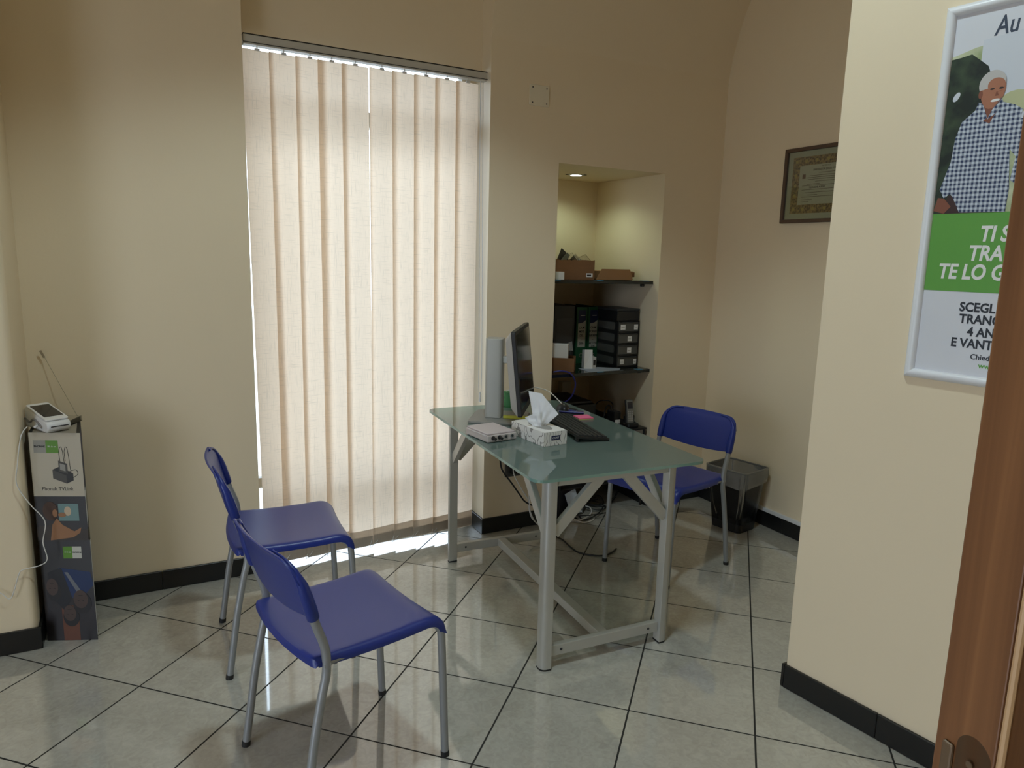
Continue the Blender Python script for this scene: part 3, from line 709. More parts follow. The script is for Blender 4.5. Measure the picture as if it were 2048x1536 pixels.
text('heading', 'UNIVERSITÀ DEGLI STUDI', .0135, BR, pa, Fp, DWD/2, .258, .009, 'CENTER', bold=.0003)
text('title', 'TECNICHE AUDIO', .0120, BR, pa, Fp, .165, .172, .009, 'LEFT', bold=.0004)
text('republic', 'REPUBBLICA', .009, BR, pa, Fp, DWD/2, .276, .009, 'CENTER')
for i, (x0, x1, y) in enumerate(((.22, .36, .245), (.165, .37, .233), (.15, .39, .224), (.155, .37, .215), (.20, .34, .204), (.15, .23, .192), (.12, .40, .185), (.12, .40, .1665-.002), (.14, .37, .150), (.16, .22, .138), (.12, .36, .129), (.12, .19, .114), (.125, .17, .105))):
    flat('text_line', rect(x0, y, x1, y+.0026), mat('faded_brown_ink', srgb(120, 98, 76), .8), pa, Fp, .0089)
flat('stamp', rect(.118, .222, .138, .244), mat('red_brown_stamp', srgb(112, 60, 42), .7), pa, Fp, .0091)
MB().prism(rect(fwid-.001, fwid-.001, DWD-fwid+.001, DHT-fwid+.001), .0115, .0125, Fp).build('cover_glass', PANE, dp)

# advertising poster in a white snap frame on the right wall
po = tag(empty('poster', A0 + D0*.286 + Vector((0, 0, 1.155))), 'advertising poster in a rounded white frame on the right wall', 'poster')
Fq = frame((0, 0, 0), D0, (0, 0, 1)); PW_, PH_ = .72, 1.003; q = .026
FRW = mat('white_snap_frame', (.78, .80, .84, 1), .3)
def halfround(a, b, inn):
    a = Vector(a); b = Vector(b); inn = Vector(inn); v = MB()
    k = 7; vs = []
    for p, sgn in ((a, 1), (b, -1)):
        d = (b-a).normalized()
        for i in range(k):
            t = math.pi*i/(k-1); off = q/2 - q/2*math.cos(t); h = .003 + .014*math.sin(t)
            pt = p + inn*off + d*sgn*off; vs.append(Fq @ Vector((pt.x, pt.y, h)))
        pt = p; vs.append(Fq @ Vector((pt.x, pt.y, 0))); pt = p + inn*q + d*sgn*q; vs.append(Fq @ Vector((pt.x, pt.y, 0)))
    n = k+2; fs = []
    for i in range(k-1): fs.append((i, i+1, n+i+1, n+i))
    fs += [(0, n, n+k, k), (k-1, k+1, n+k+1, n+k-1), tuple(range(k)) + (k+1, k), tuple(n+j for j in range(k)) + (n+k+1, n+k)]
    v.add(vs, fs); return v
for a, b, inn in (((0, 0, 0), (0, PH_, 0), (1, 0, 0)), ((PW_, 0, 0), (PW_, PH_, 0), (-1, 0, 0)), ((0, 0, 0), (PW_, 0, 0), (0, 1, 0)), ((0, PH_, 0), (PW_, PH_, 0), (0, -1, 0))):
    halfround(a, b, inn).build('frame_side', FRW, po, smooth=True)
sheet = flat('poster_sheet', rect(q-.003, q-.003, PW_-q+.003, PH_-q+.003), mat('poster_white', srgb(214, 217, 225), .45), po, Fq, .001, .001)
# printed photograph
def bokeh(name, c0, c1, sc):
    m = bpy.data.materials.new(name); m.use_nodes = True; nt = m.node_tree; b = nt.nodes['Principled BSDF']
    tc = nt.nodes.new('ShaderNodeTexCoord'); n = nt.nodes.new('ShaderNodeTexNoise'); n.inputs['Scale'].default_value = sc; n.inputs['Detail'].default_value = 4; nt.links.new(tc.outputs['Object'], n.inputs['Vector'])
    cr = nt.nodes.new('ShaderNodeValToRGB'); cr.color_ramp.elements[0].position = .38; cr.color_ramp.elements[1].position = .72; cr.color_ramp.elements[0].color = c0; cr.color_ramp.elements[1].color = c1
    nt.links.new(n.outputs['Fac'], cr.inputs[0]); nt.links.new(cr.outputs[0], b.inputs['Base Color']); b.inputs['Roughness'].default_value = .45; return m
FOL = bokeh('printed_foliage', srgb(26, 38, 34), srgb(62, 80, 58), 22); SKYP = mat('printed_sky', srgb(206, 212, 222), .45); LAWN = bokeh('printed_lawn', srgb(150, 165, 120), srgb(205, 210, 180), 14)
x0, y0, x1, y1 = q-.002, .462, PW_-q+.002, .872
ph = flat('photo_background', [(x0, y0), (x1, y0), (x1, y1+.08), (x0+.06, y1+.015), (x0, y1)], LAWN, sheet, Fq, .0021)
flat('photo_sky', [(.10, .690), (x1, .690), (x1, y1+.08), (.10, y1+.03)], SKYP, ph, Fq, .0024)
flat('photo_bush', ell(.195, .735, .040, .030, 16), mat('printed_pale_bush', srgb(186, 190, 150), .45), ph, Fq, .0026)
flat('photo_tree', [(x0, y0), (.10, y0), (.14, .55), (.15, .70), (.145, .77), (.12, .835), (.076, .872), (.05, .868), (x0, .866)], FOL, ph, Fq, .0027)
flat('photo_tree_gap', ell(.050, .768, .007, .013, 14, rot=-30), SKYP, ph, Fq, .003)
SKN = mat('printed_skin', srgb(168, 112, 86), .5); SKN2 = mat('printed_skin_shade', srgb(128, 78, 60), .5); HAIR = mat('printed_grey_hair', srgb(190, 188, 186), .5); TRO = mat('printed_trousers', srgb(58, 40, 40), .5)
def gingham():
    m = bpy.data.materials.new('printed_check_shirt'); m.use_nodes = True; nt = m.node_tree; b = nt.nodes['Principled BSDF']
    g = nt.nodes.new('ShaderNodeTexCoord'); sx = nt.nodes.new('ShaderNodeSeparateXYZ'); nt.links.new(g.outputs['Object'], sx.inputs[0])
    def stripe(out, sc):
        a = nt.nodes.new('ShaderNodeMath'); a.operation = 'MULTIPLY'; a.inputs[1].default_value = sc; nt.links.new(out, a.inputs[0])
        f = nt.nodes.new('ShaderNodeMath'); f.operation = 'FRACT'; nt.links.new(a.outputs[0], f.inputs[0])
        s = nt.nodes.new('ShaderNodeMath'); s.operation = 'GREATER_THAN'; s.inputs[1].default_value = .5; nt.links.new(f.outputs[0], s.inputs[0]); return s.outputs[0]
    ad = nt.nodes.new('ShaderNodeMath'); ad.operation = 'ADD'; nt.links.new(stripe(sx.outputs['Y'], 92), ad.inputs[0]); nt.links.new(stripe(sx.outputs['Z'], 84), ad.inputs[1])
    hf = nt.nodes.new('ShaderNodeMath'); hf.operation = 'MULTIPLY'; hf.inputs[1].default_value = .5; nt.links.new(ad.outputs[0], hf.inputs[0])
    cr = nt.nodes.new('ShaderNodeValToRGB'); cr.color_ramp.elements[0].color = srgb(40, 56, 92); cr.color_ramp.elements[1].color = srgb(196, 206, 218)
    nt.links.new(hf.outputs[0], cr.inputs[0]); nt.links.new(cr.outputs[0], b.inputs['Base Color']); b.inputs['Roughness'].default_value = .5; return m
GNG = gingham()
fg = flat('photo_trousers', [(.046, y0), (.205, y0), (.20, .50), (.06, .510)], TRO, ph, Fq, .0030)
flat('photo_far_sleeve', [(.198, .700), (.225, .690), (.232, .62), (.222, .53), (.206, .542), (.212, .60), (.196, .62)], GNG, ph, Fq, .0031)
flat('photo_arm', [(.026, .470), (.054, .462), (.070, .480), (.050, .503), (.034, .505)], SKN2, ph, Fq, .0033)
flat('photo_shirt', [(.093, .464), (.205, .463), (.207, .52), (.196, .617), (.205, .678), (.215, .715), (.196, .728), (.161, .742), (.103, .728), (.072, .701), (.060, .66), (.056, .60), (.036, .527), (.049, .503), (.064, .515), (.072, .505), (.080, .490)], GNG, ph, Fq, .0033)
flat('photo_neck', [(.118, .700), (.140, .690), (.162, .735), (.158, .765), (.116, .765)], SKN2, ph, Fq, .0036)
flat('photo_collar', [(.102, .728), (.120, .695), (.133, .705), (.118, .742), (.108, .746)], GNG, ph, Fq, .0039)
flat('photo_collar', [(.133, .700), (.150, .712), (.166, .742), (.160, .752), (.142, .722)], GNG, ph, Fq, .0039)
flat('photo_head', ell(.140, .771, .028, .045, 24, rot=-8), SKN, ph, Fq, .0039)
flat('photo_hair', ell(.136, .788, .032, .034, 20, a0=5, a1=212, rot=-8), HAIR, ph, Fq, .0042)
flat('photo_forehead', ell(.146, .784, .021, .018, 20, rot=-8), SKN, ph, Fq, .0045)
flat('photo_ear', ell(.110, .765, .005, .011, 12), SKN2, ph, Fq, .0042)
flat('photo_smile', ell(.147, .746, .011, .0035, 14, rot=6), PAPER, ph, Fq, .0045)
flat('photo_nose', [(.148, .770), (.154, .757), (.145, .757)], SKN2, ph, Fq, .0045)
for ex in (.137, .158): flat('photo_eye', ell(ex, .775, .0055, .0024, 10), INK, ph, Fq, .0048)
GRN = mat('printed_green', srgb(96, 160, 70), .45)
bd = flat('green_band', rect(x0, .252, x1, y0+.001), GRN, sheet, Fq, .0024)
DK = mat('dark_ink', srgb(40, 46, 56), .5)
text('brand_text', 'Au', .066, mat('slate_ink', srgb(52, 64, 84), .5), sheet, Fq, .124, .908, .0022, bold=.0008, shear=.15, sx=.72)
for s_t, xx, yy, sz in (('TI S', .152, .388, .056), ('TRA', .130, .337, .056), ('TE LO G', .058, .287, .056)):
    text('slogan_text', s_t, sz, PAPER, bd, Fq, xx, yy, .0028, bold=.0016, shear=.12, sx=.80)
for s_t, xx, yy in (('SCEGL', .126, .200), ('TRANQ', .129, .168), ('4 AN', .153, .134), ('E VANT', .115, .102)):
    text('offer_text', s_t, .034, DK, sheet, Fq, xx, yy, .0022, bold=.0011, sx=.90)
text('contact_text', 'Chied', .020, DK, sheet, Fq, .169, .072, .0022, bold=.0004); text('web_text', 'ww', .020, GRN, sheet, Fq, .192, .050, .0022, bold=.0004)

# ================================================================== LEFT CORNER: stacked cartons and card terminal
def carton(name, label, z0, h, foot, topc, side):
    root = empty(name, (foot[0][0], foot[0][1], z0)); tag(root, label, 'carton', 'product cartons stacked in the corner')
    pl = [(x-foot[0][0], y-foot[0][1]) for x, y in foot]
    MB().prism(pl, 0, h).build('box_body', side, root, bevel=.0015)
    x = Vector((pl[1][0]-pl[0][0], pl[1][1]-pl[0][1], 0)); return root, frame((0, 0, 0), x, (0, 0, 1)), x.length
NIGHT = mat('printed_dark_room', srgb(32, 28, 27), .4); DKBOX = mat('black_carton', srgb(22, 21, 23), .5)
b1, F1, w1 = carton('product_carton', 'dark product carton standing upside down on the floor, lower one of the stack', 0.0005, .398, [(-.300, .466), (-.136, .396), (-.150, .61), (-.300, .645)], None, DKBOX)
b2, F2, w2 = carton('product_carton', 'product carton with a white printed panel, upper one of the stack', .3995, .405, [(-.300, .460), (-.139, .388), (-.150, .60), (-.300, .640)], None, DKBOX)
LOGOG = mat('logo_grey', srgb(150, 148, 140), .5); LOGOGR = mat('logo_green', srgb(92, 140, 48), .5)
# upper carton front
pn = flat('white_panel', rect(.0, .168, w2, .404), mat('carton_panel_white', srgb(186, 178, 160), .5), b2, F2, .0006)
flat('logo_grey_square', rect(.014, .330, .056, .376), LOGOG, pn, F2, .0010); flat('logo_green_square', rect(.056, .330, .098, .376), LOGOGR, pn, F2, .0010)
text('logo_text', 'PHONAK', .0092, INK, pn, F2, .035, .351, .0014, 'CENTER', bold=.0003); text('logo_text', 'life is on', .0086, PAPER, pn, F2, .077, .351, .0014, 'CENTER')
text('product_name', 'Phonak TVLink', .0190, INK, pn, F2, .030, .190, .0010, sx=.93)
GR1 = mat('printed_grey_device', srgb(74, 72, 68), .5); GR2 = mat('printed_dark_device', srgb(44, 42, 42), .5)
flat('printed_dock_front', [(.072, .235), (.118, .216), (.118, .246), (.072, .268)], GR1, pn, F2, .0010); flat('printed_dock_side', [(.118, .216), (.142, .228), (.142, .254), (.118, .246)], GR2, pn, F2, .0010)
flat('printed_dock_top', [(.072, .268), (.098, .280), (.142, .254), (.118, .246)], GR2, pn, F2, .0010); flat('printed_unit', [(.094, .262), (.124, .252), (.124, .290), (.094, .302)], GR1, pn, F2, .0014); flat('printed_unit_screen', [(.099, .268), (.117, .262), (.117, .286), (.099, .292)], LOGOG, pn, F2, .0018)
for xx in (.100, .118):
    MB().tube([F2 @ Vector(p) for p in ((xx, .30, .001), (xx-.001, .335, .001), (xx+.005, .352, .001), (xx+.011, .338, .001), (xx+.016, .268, .001))], .0009, 6, smooth=6).build('printed_wire', INK, pn)
MB().tube([F2 @ Vector(p) for p in ((.130, .262, .001), (.152, .268, .001), (.158, .252, .001), (.140, .238, .001))], .0010, 6, smooth=6).build('printed_wire', INK, pn)
sc = flat('scene_panel', rect(0, 0, w2, .168), NIGHT, b2, F2, .0006)
flat('printed_sofa', [(.0, .0), (w2, .0), (w2, .045), (.09, .025), (.05, .06), (0, .05)], mat('printed_sofa', srgb(58, 52, 48), .5), sc, F2, .0010)
flat('printed_television', rect(.080, .075, .150, .140), mat('printed_tv_glow', srgb(110, 140, 140), .5), sc, F2, .0010); flat('printed_tv_figure', ell(.112, .112, .012, .018, 16), mat('printed_tv_figure', srgb(196, 176, 150), .5), sc, F2, .0014)
ARM = mat('printed_warm_skin', srgb(150, 108, 76), .5)
flat('printed_shoulder', [(.045, .0), (.125, .012), (.150, .03), (.155, .05), (.13, .035), (.09, .06), (.072, .085), (.055, .06)], ARM, sc, F2, .0014); flat('printed_hands', ell(.092, .098, .014, .009, 14), ARM, sc, F2, .0014)
flat('printed_hair', ell(.052, .112, .026, .036, 18), mat('printed_brown_hair', srgb(70, 46, 32), .5), sc, F2, .0018); flat('printed_face', ell(.068, .104, .009, .015, 14), ARM, sc, F2, .0022)
# dark edge on the right and a white paper slip
Fs2 = frame((b2.location.x*0+(.161), -.072, 0), (-.011, .212, 0), (0, 0, 1))
MB().prism([(.012, -.012), (.150, -.074), (.140, .125), (.012, .165)], .405, .4053).build('top_flap', mat('grey_carton_top', srgb(150, 143, 128), .6), b2)
MB().prism(rect(.004, .19, .13, .40), 0, .0006, Fs2).build('side_print', NAVY, b2); MB().prism(rect(.002, .05, .05, .19), 0, .0012, Fs2).build('paper_slip', PAPER, b2)
# lower carton front, printed upside down
lp = flat('portrait_panel', rect(0.0, 0, w1, .397), mat('printed_dusk', srgb(36, 31, 33), .45), b1, F1, .0006)
flat('printed_backdrop', rect(0.0, .215, w1, .397), NIGHT, lp, F1, .0009); flat('printed_terracotta', [(.060, .0), (.118, .0), (.118, .14), (.060, .14)], mat('printed_terracotta', srgb(104, 66, 52), .5), lp, F1, .0009)
flat('logo_green_square', rect(.082, .326, .114, .372), LOGOGR, lp, F1, .0012); flat('logo_white_square', rect(.114, .326, .146, .372), mat('logo_white', srgb(196, 196, 186), .5), lp, F1, .0012)
text('logo_text', 'life is on', .0070, PAPER, lp, F1, .098, .352, .0016, 'CENTER', rot=180); text('logo_text', 'PHONAK', .0074, INK, lp, F1, .130, .352, .0016, 'CENTER', rot=180, bold=.0003)
flat('printed_blue_jumper', [(.06, .29), (.17, .272), (w1, .22), (.14, .175), (.10, .17), (.075, .21)], mat('printed_blue_cloth', srgb(34, 52, 92), .5), lp, F1, .0012)
flat('printed_dark_clothes', [(.02, .27), (.07, .29), (.10, .17), (.07, .12), (.03, .17)], mat('printed_black_cloth', srgb(22, 22, 27), .5), lp, F1, .0014); flat('printed_collar', [(.080, .272), (.092, .272), (.135, .195), (.120, .19)], mat('printed_pale_cloth', srgb(110, 114, 122), .5), lp, F1, .0016)
DSK = mat('printed_dim_skin', srgb(74, 60, 56), .5); DH = mat('printed_dim_hair', srgb(28, 25, 26), .5)
for cx, cy, rx, ry in ((.034, .215, .024, .042), (.130, .165, .030, .045), (.088, .110, .026, .040)):
    hp = flat('printed_hair', ell(cx+.004, cy-.016, rx*1.1, ry*.95, 20), DH, lp, F1, .0017); fp_ = flat('printed_face', ell(cx, cy, rx*.85, ry*.8, 20), DSK, lp, F1, .0021)
    flat('printed_mouth', rect(cx-.007, cy+.014, cx+.007, cy+.016), DH, fp_, F1, .0025)
    for e in (-.008, .008): flat('printed_eye', ell(cx+e, cy-.006, .0035, .0016, 8), DH, fp_, F1, .0025)
MB().prism(rect(.004, .02, .05, .38), 0, .0012, frame((.164, -.070, 0), (-.014, .214, 0), (0, 0, 1))).build('side_label', PAPER, b1)
MB().prism(rect(.06, .0, .075, .14), 0, .004, frame((.164, -.070, 0), (-.014, .214, 0), (0, 0, 1))).build('clear_tape', CLEAR, b1)
ZB = .3995 + .4054
# clear plastic tray lying on top
cb = tag(empty('clear_tray', (-.176, .572, ZB+.0003), -20), 'clear plastic blister tray behind the card terminal', 'tray')
MB().box((-.03, -.05, 0), (.022, .035, .001)).build('tray_base', CLEAR, cb)
for lo, hi in (((-.03, -.05, .001), (-.0285, .035, .02)), ((.0205, -.05, .001), (.022, .035, .02)), ((-.0285, .0335, .001), (.0205, .035, .02))): MB().box(lo, hi).build('tray_wall', CLEAR, cb)
# card terminal
ct = tag(empty('card_terminal', (-.243, .500, ZB+.0003), 27), 'white handheld card payment terminal with dark screen on top of the cartons', 'card terminal')
SIDEP = [(-.090, .0), (.075, .0), (.094, .014), (.094, .030), (.086, .040), (-.088, .074), (-.096, .060), (-.096, .010)]
# local: x along the device, low end towards the viewer
Fx = frame((0, 0, 0), (0, -1, 0), (0, 0, 1))
MB().prism(SIDEP, -.038, .038, Fx).build('housing', WHITEP, ct, smooth=True, bevel=.006)
FT = frame((0, .084, .0755), (0, -1, -.195), (1, 0, 0))
face = MB().prism(rrect(.002, -.037, .168, .037, .008), 0, .005, FT).build('front_panel', mat('white_gloss', (.78, .78, .77, 1), .25), ct, bevel=.001)
MB().prism(rrect(.022, -.031, .140, .031, .003), .005, .0056, FT).build('screen', mat('dark_glass_screen', (.02, .02, .022, 1), .1), face)
MB().box((-.028, -.0965, .022), (.028, -.0935, .025)).build('card_slot', BLACK, ct)
MB().tube([(-.0385, .088, .030), (-.0388, .05, .022), (-.0388, .02, .036), (-.0388, -.01, .034), (-.0388, -.05, .016)], .004, 8, smooth=6).build('side_groove', mat('grey_groove', srgb(130, 128, 126), .5), ct)
MB().cyl((-.038, -.02, .022), (-.056, -.035, .020), .004, n=10).build('charging_plug', WHITEP, ct)
cord('charging_cable', [(-.300, .452, .826), (-.310, .425, .815), (-.318, .408, .79), (-.332, .404, .704), (-.339, .404, .632), (-.306, .404, .555), (-.268, .404, .487), (-.279, .402, .41), (-.271, .402, .346), (-.294, .402, .325), (-.346, .402, .318), (-.360, .402, .300), (-.376, .402, .248), (-.393, .402, .217), (-.425, .402, .25), (-.50, .402, .26)], .0018, CORDW, 'thin white charging cable hanging from the card terminal', sm=6)
rd = tag(empty('acrylic_rod', (-.185, .70, ZB)), 'thin clear acrylic rod leaning against the left wall', 'rod')
MB().tube([(.02, -.02, .0005), (-.076, .032, .232)], .0010, 8).build('rod', mat('pale_acrylic', srgb(176, 164, 138), .2), rd, smooth=True); MB().box((-.004, -.001, 0), (.004, .001, .03), Matrix.Translation((-.076, .032, .228)) @ Matrix.Rotation(R(-22), 4, 'Y')).build('tip', mat('grey_tip', srgb(150, 136, 114), .6), rd)

# ================================================================== NICHE
sp = tag(empty('recessed_spotlight', (2.357, 1.13, NZ)), 'round recessed spotlight in the ceiling of the niche', 'lamp')
ring = MB(); k = 28
ring.add([(.045*math.cos(2*math.pi*i/k), .045*math.sin(2*math.pi*i/k), 0) for i in range(k)] + [(.045*math.cos(2*math.pi*i/k), .045*math.sin(2*math.pi*i/k), -.004) for i in range(k)] + [(.033*math.cos(2*math.pi*i/k), .033*math.sin(2*math.pi*i/k), -.006) for i in range(k)],
    [(i, (i+1) % k, k+(i+1) % k, k+i) for i in range(k)] + [(k+i, k+(i+1) % k, 2*k+(i+1) % k, 2*k+i) for i in range(k)])
ring.build('trim_ring', WHITEP, sp, smooth=True)
MB().prism(ell(0, 0, .033, .033, 24), -.0058, -.0040).build('diffuser', emit('led_emission', (.96, 1, .95, 1), 9), sp)
for a in (0, 180): MB().box((-.004, .045, -.003), (.004, .062, 0), Matrix.Rotation(R(a+60), 4, 'Z')).build('spring_clip', DARKG, sp)
sl = bpy.data.lights.new('spot_light', 'SPOT'); sl.energy = 5.0; sl.color = (.80, 1, .74); sl.spot_size = R(150); sl.spot_blend = .6; sl.shadow_soft_size = .03
so = bpy.data.objects.new('spot_light', sl); COL.objects.link(so); so.parent = sp; so.location = (0, 0, -.012)
for (x, y, e) in ((.85, -1.00, 104), (-.25, -1.75, 12)):
    dl = tag(empty('ceiling_downlight', (x, y, ZC)), 'recessed ceiling downlight above the %s of the room' % ('desk side' if x > 0 else 'entrance side'), 'lamp', 'ceiling downlights')
    MB().tube([(.085*math.cos(2*math.pi*i/24), .085*math.sin(2*math.pi*i/24), -.004) for i in range(24)], .006, 8, closed=True).build('trim_ring', WHITEP, dl, smooth=True)
    MB().prism(ell(0, 0, .08, .08, 24), -.004, -.001).build('diffuser', emit('downlight_emission', (.9, 1, 1, 1), 6), dl)
    l_ = bpy.data.lights.new('downlight', 'SPOT'); l_.energy = e; l_.color = (.78, .96, 1.0); l_.spot_size = R(112); l_.spot_blend = .35; l_.shadow_soft_size = .12
    o_ = bpy.data.objects.new('downlight', l_); COL.objects.link(o_); o_.parent = dl; o_.location = (0, 0, -.03)
ZUs, ZLs = 1.350, .834
for z, y0, lab in ((ZUs, .800, 'upper black glass shelf in the niche'), (ZLs, .786, 'lower black glass shelf in the niche')):
    sf = tag(empty('glass_shelf', (NX0, y0, z)), lab, 'shelf', 'glass shelves in the niche')
    MB().box((.002, 0, -.018), (NX1-NX0-.002, NY-y0-.004, 0)).build('shelf_plate', SHELFG, sf, bevel=.001)
    for yy in (.09, .45):
        for xx in (.002, NX1-NX0-.022): MB().cyl((xx, yy, -.028), (xx+.02, yy, -.028), .009, n=12).build('support_peg', DARKG, sf)
    for xx in ((.02, .30, .62) if z > 1 else (.32, .60)): MB().box((xx, -.0006, -.003), (xx+.045, .035, .0006)).build('tape', TAPE, sf)
# upper shelf
u1 = tag(empty('cardboard_box', (2.205, .90, ZUs+.0008)), 'taller open cardboard box full of clear plastic bags on the upper shelf', 'box', 'cardboard boxes in the niche')
def jag(x0, x1, y, z, n, s): return [(x0+(x1-x0)*i/n, z+random.uniform(-s, s)) for i in range(n+1)]
def wall_jag(M, w, h, name, t=.003):
    top = jag(0, w, 0, h, 12, .003); poly = [(0, 0), (w, 0)] + top[::-1]; return MB().prism(poly, 0, t, M).build(name, CARD, u1)
for M_, w_ in ((frame((-.13, -.035, 0), (1, 0, 0), (0, 0, 1)), .262), (frame((-.13, .165, 0), (1, 0, 0), (0, 0, 1)), .262), (frame((-.13, -.035, 0), (0, 1, 0), (0, 0, 1)), .20), (frame((.129, -.035, 0), (0, 1, 0), (0, 0, 1)), .20)): wall_jag(M_, w_, .108, 'box_side')
MB().box((-.13, -.035, 0), (.132, .165, .003)).build('box_base', CARD, u1); MB().box((-.125, -.03, .003), (.127, .16, .085)).build('filling', mat('grey_packets', srgb(150, 145, 125), .6, var=.3, scale=40), u1)
flat('address_label', rect(.207, .015, .25, .036), PAPER, u1, frame((-.13, -.0385, 0), (1, 0, 0), (0, 0, 1)), 0.); flat('barcode', rect(.212, .021, .24, .029), INK, u1, frame((-.13, -.0385, 0), (1, 0, 0), (0, 0, 1)), .0006)
for i, (px, py, rz, tl) in enumerate(((-.05, .03, 20, 60), (.0, .05, -10, 30), (.05, .04, 15, 24), (.09, .06, -20, 20))):
    bgp = MB().box((-.04, -.002, 0), (.04, .002, .075), Matrix.Rotation(R(rz), 4, 'Z') @ Matrix.Rotation(R(tl-60), 4, 'X') @ Matrix.Rotation(R(30 if i == 0 else 60), 4, 'Y')).build('plastic_bag', CLEAR, u1); bgp.location = (px, py, .085)
MB().box((-.012, -.003, .0), (.012, .003, .055), Matrix.Translation((-.045, .02, .098)) @ Matrix.Rotation(R(42), 4, 'Y')).build('bag_label', mat('grey_green_label', srgb(108, 112, 96), .6), u1)
u2 = tag(empty('cardboard_box', (2.47, .905, ZUs+.0008)), 'low tan cardboard box with opened flap on the upper shelf', 'box', 'cardboard boxes in the niche')
MB().box((-.06, -.02, 0), (.150, .19, .050)).build('box_body', CARD2, u2, bevel=.001)
MB().add([(-.12, -.045, .002), (.135, -.045, .002), (.128, -.022, .062), (-.068, -.022, .062), (-.12, -.042, .002), (.135, -.042, .002), (.128, -.019, .062), (-.068, -.019, .062)], [(0, 1, 2, 3), (7, 6, 5, 4), (0, 4, 5, 1), (1, 5, 6, 2), (2, 6, 7, 3), (3, 7, 4, 0)]).build('front_flap', CARD2, u2)
MB().box((.150, -.01, .018), (.172, .15, .046)).build('side_flap', CARD, u2, bevel=.002); MB().box((-.13, .10, .0), (-.06, .16, .062)).build('rear_flap', CARD, u2)
u3 = tag(MB().box((-.018, -.015, 0), (.018, .03, .042)).build('small_carton', PAPER, bevel=.001), 'tiny white carton at the left end of the upper shelf', 'carton'); u3.location = (2.098, .838, ZUs+.0008)
# lower shelf: folders, drawers, cartons
def binder(x, y, label, l1):
    r_ = tag(empty('lever_arch_binder', (x, y, ZLs+.0006)), label, 'binder', 'green binders on the lower shelf')
    MB().box((-.039, 0, 0), (.039, .006, .345)).build('spine', GREEN, r_, bevel=.002)
    for s in (-1, 1): MB().box((s*.039-.0025*(s > 0), .004, 0), (s*.039+.0025*(s < 0), .27, .345)).build('cover', GREEN, r_)
    MB().box((-.034, .02, .01), (.034, .26, .30)).build('papers', PAPER, r_)
    Fb_ = frame((0, 0, 0), (1, 0, 0), (0, 0, 1)); lb = flat('spine_label', rect(-.027, .10, .027, .325), mat('label_paper', srgb(170, 172, 165), .7), r_, Fb_, .0004)
    flat('label_header', [(-.027, .325), (-.027, .245), (0.005, .250), (.027, .265), (.027, .325)], NAVY, lb, Fb_, .0008); flat('label_mark', rect(-.012, .292, .02, .295), PAPER, lb, Fb_, .0012)
    for i, s in enumerate(l1): text('handwriting', s, .020, INK, lb, Fb_, 0, .213-i*.024, .0008, 'CENTER', bold=.0003, sx=.8)
    MB().tube([(0+.011*math.cos(a), -.001, .05+.011*math.sin(a)) for a in [2*math.pi*i/16 for i in range(16)]], .0022, 6, closed=True).build('finger_ring', CHROME, r_)
binder(2.424, 1.105, 'green lever arch binder with handwritten label, the left one of the pair', ['CA.MI', 'MEVE', 'DEL', '-', '2006'])
binder(2.508, 1.105, 'green lever arch binder with handwritten label, beside the drawer unit', ['CA.MI', 'FORNIT', 'GIORNI', '-', 'ACCESS', 'OTI'])
kb2 = tag(empty('magazine_file', (2.27, 1.08, ZLs+.0006)), 'black box file standing left of the green binders', 'box file')
MB().box((-.055, 0, 0), (.085, .28, .355)).build('case', BLACK, kb2, bevel=.002); MB().box((-.04, -.001, .06), (.07, .0, .28)).build('front_panel', DARKG, kb2)
lt = tag(empty('letter_tray', (2.085, 1.06, ZLs+.0006)), 'black letter tray with papers at the left end of the lower shelf', 'tray')
for i in range(3): MB().box((-.06, 0, .06+i*.06), (.07, .30, .065+i*.06)).build('tray_shelf', BLACK, lt, bevel=.001); MB().box((-.055, .005, .066+i*.06), (.055, .29, .066+.014+i*.06)).build('paper_pile', PAPER, lt)
for x in (-.06, .065): MB().box((x, .01, 0), (x+.005, .29, .25)).build('tray_side', BLACK, lt)
tray = tag(empty('cardboard_tray', (2.17, .915, ZLs+.0006), -36), 'small brown cardboard tray holding a white carton on the lower shelf', 'box', 'cardboard boxes in the niche')
for lo, hi in (((-.09, -.055, 0), (.08, -.052, .078)), ((-.09, .062, 0), (.08, .065, .078)), ((-.09, -.052, 0), (-.087, .062, .078)), ((.077, -.052, 0), (.08, .062, .078))): MB().box(lo, hi).build('tray_wall', CARD, tray, bevel=.0008)
MB().box((-.087, -.052, 0), (.077, .062, .003)).build('tray_base', CARD, tray)
wc = tag(empty('white_carton', (2.172, .920, ZLs+.0042), -36), 'small white carton standing in the cardboard tray', 'carton', 'white cartons in the niche'); MB().box((-.060, -.040, 0), (.042, .010, .150)).build('carton_body', PAPER, wc, bevel=.004); MB().box((.042, -.035, .02), (.0425, .006, .08)).build('end_label', mat('pale_grey_label', srgb(170, 168, 166), .7), wc)
MB().add([(.03, .008, .150), (.06, .0, .165), (.068, .008, .11), (.0425, .006, .11)], [(0, 1, 2, 3)]).build('torn_flap', mat('grey_card', srgb(140, 138, 136), .8), wc)
wt = tag(empty('white_carton', (2.372, .925, ZLs+.0012), -15), 'tall white carton with an open top beside the drawer unit', 'carton', 'white cartons in the niche')
MB().add([(-.040, -.025, 0), (.012, -.025, 0), (.012, .03, 0), (-.040, .03, 0), (-.038, -.02, .112), (.012, -.012, .110), (.012, .03, .09), (-.038, .03, .105)], [(0, 3, 2, 1), (4, 5, 6, 7), (0, 1, 5, 4), (1, 2, 6, 5), (2, 3, 7, 6), (3, 0, 4, 7)]).build('carton_body', PAPER, wt, bevel=.001)
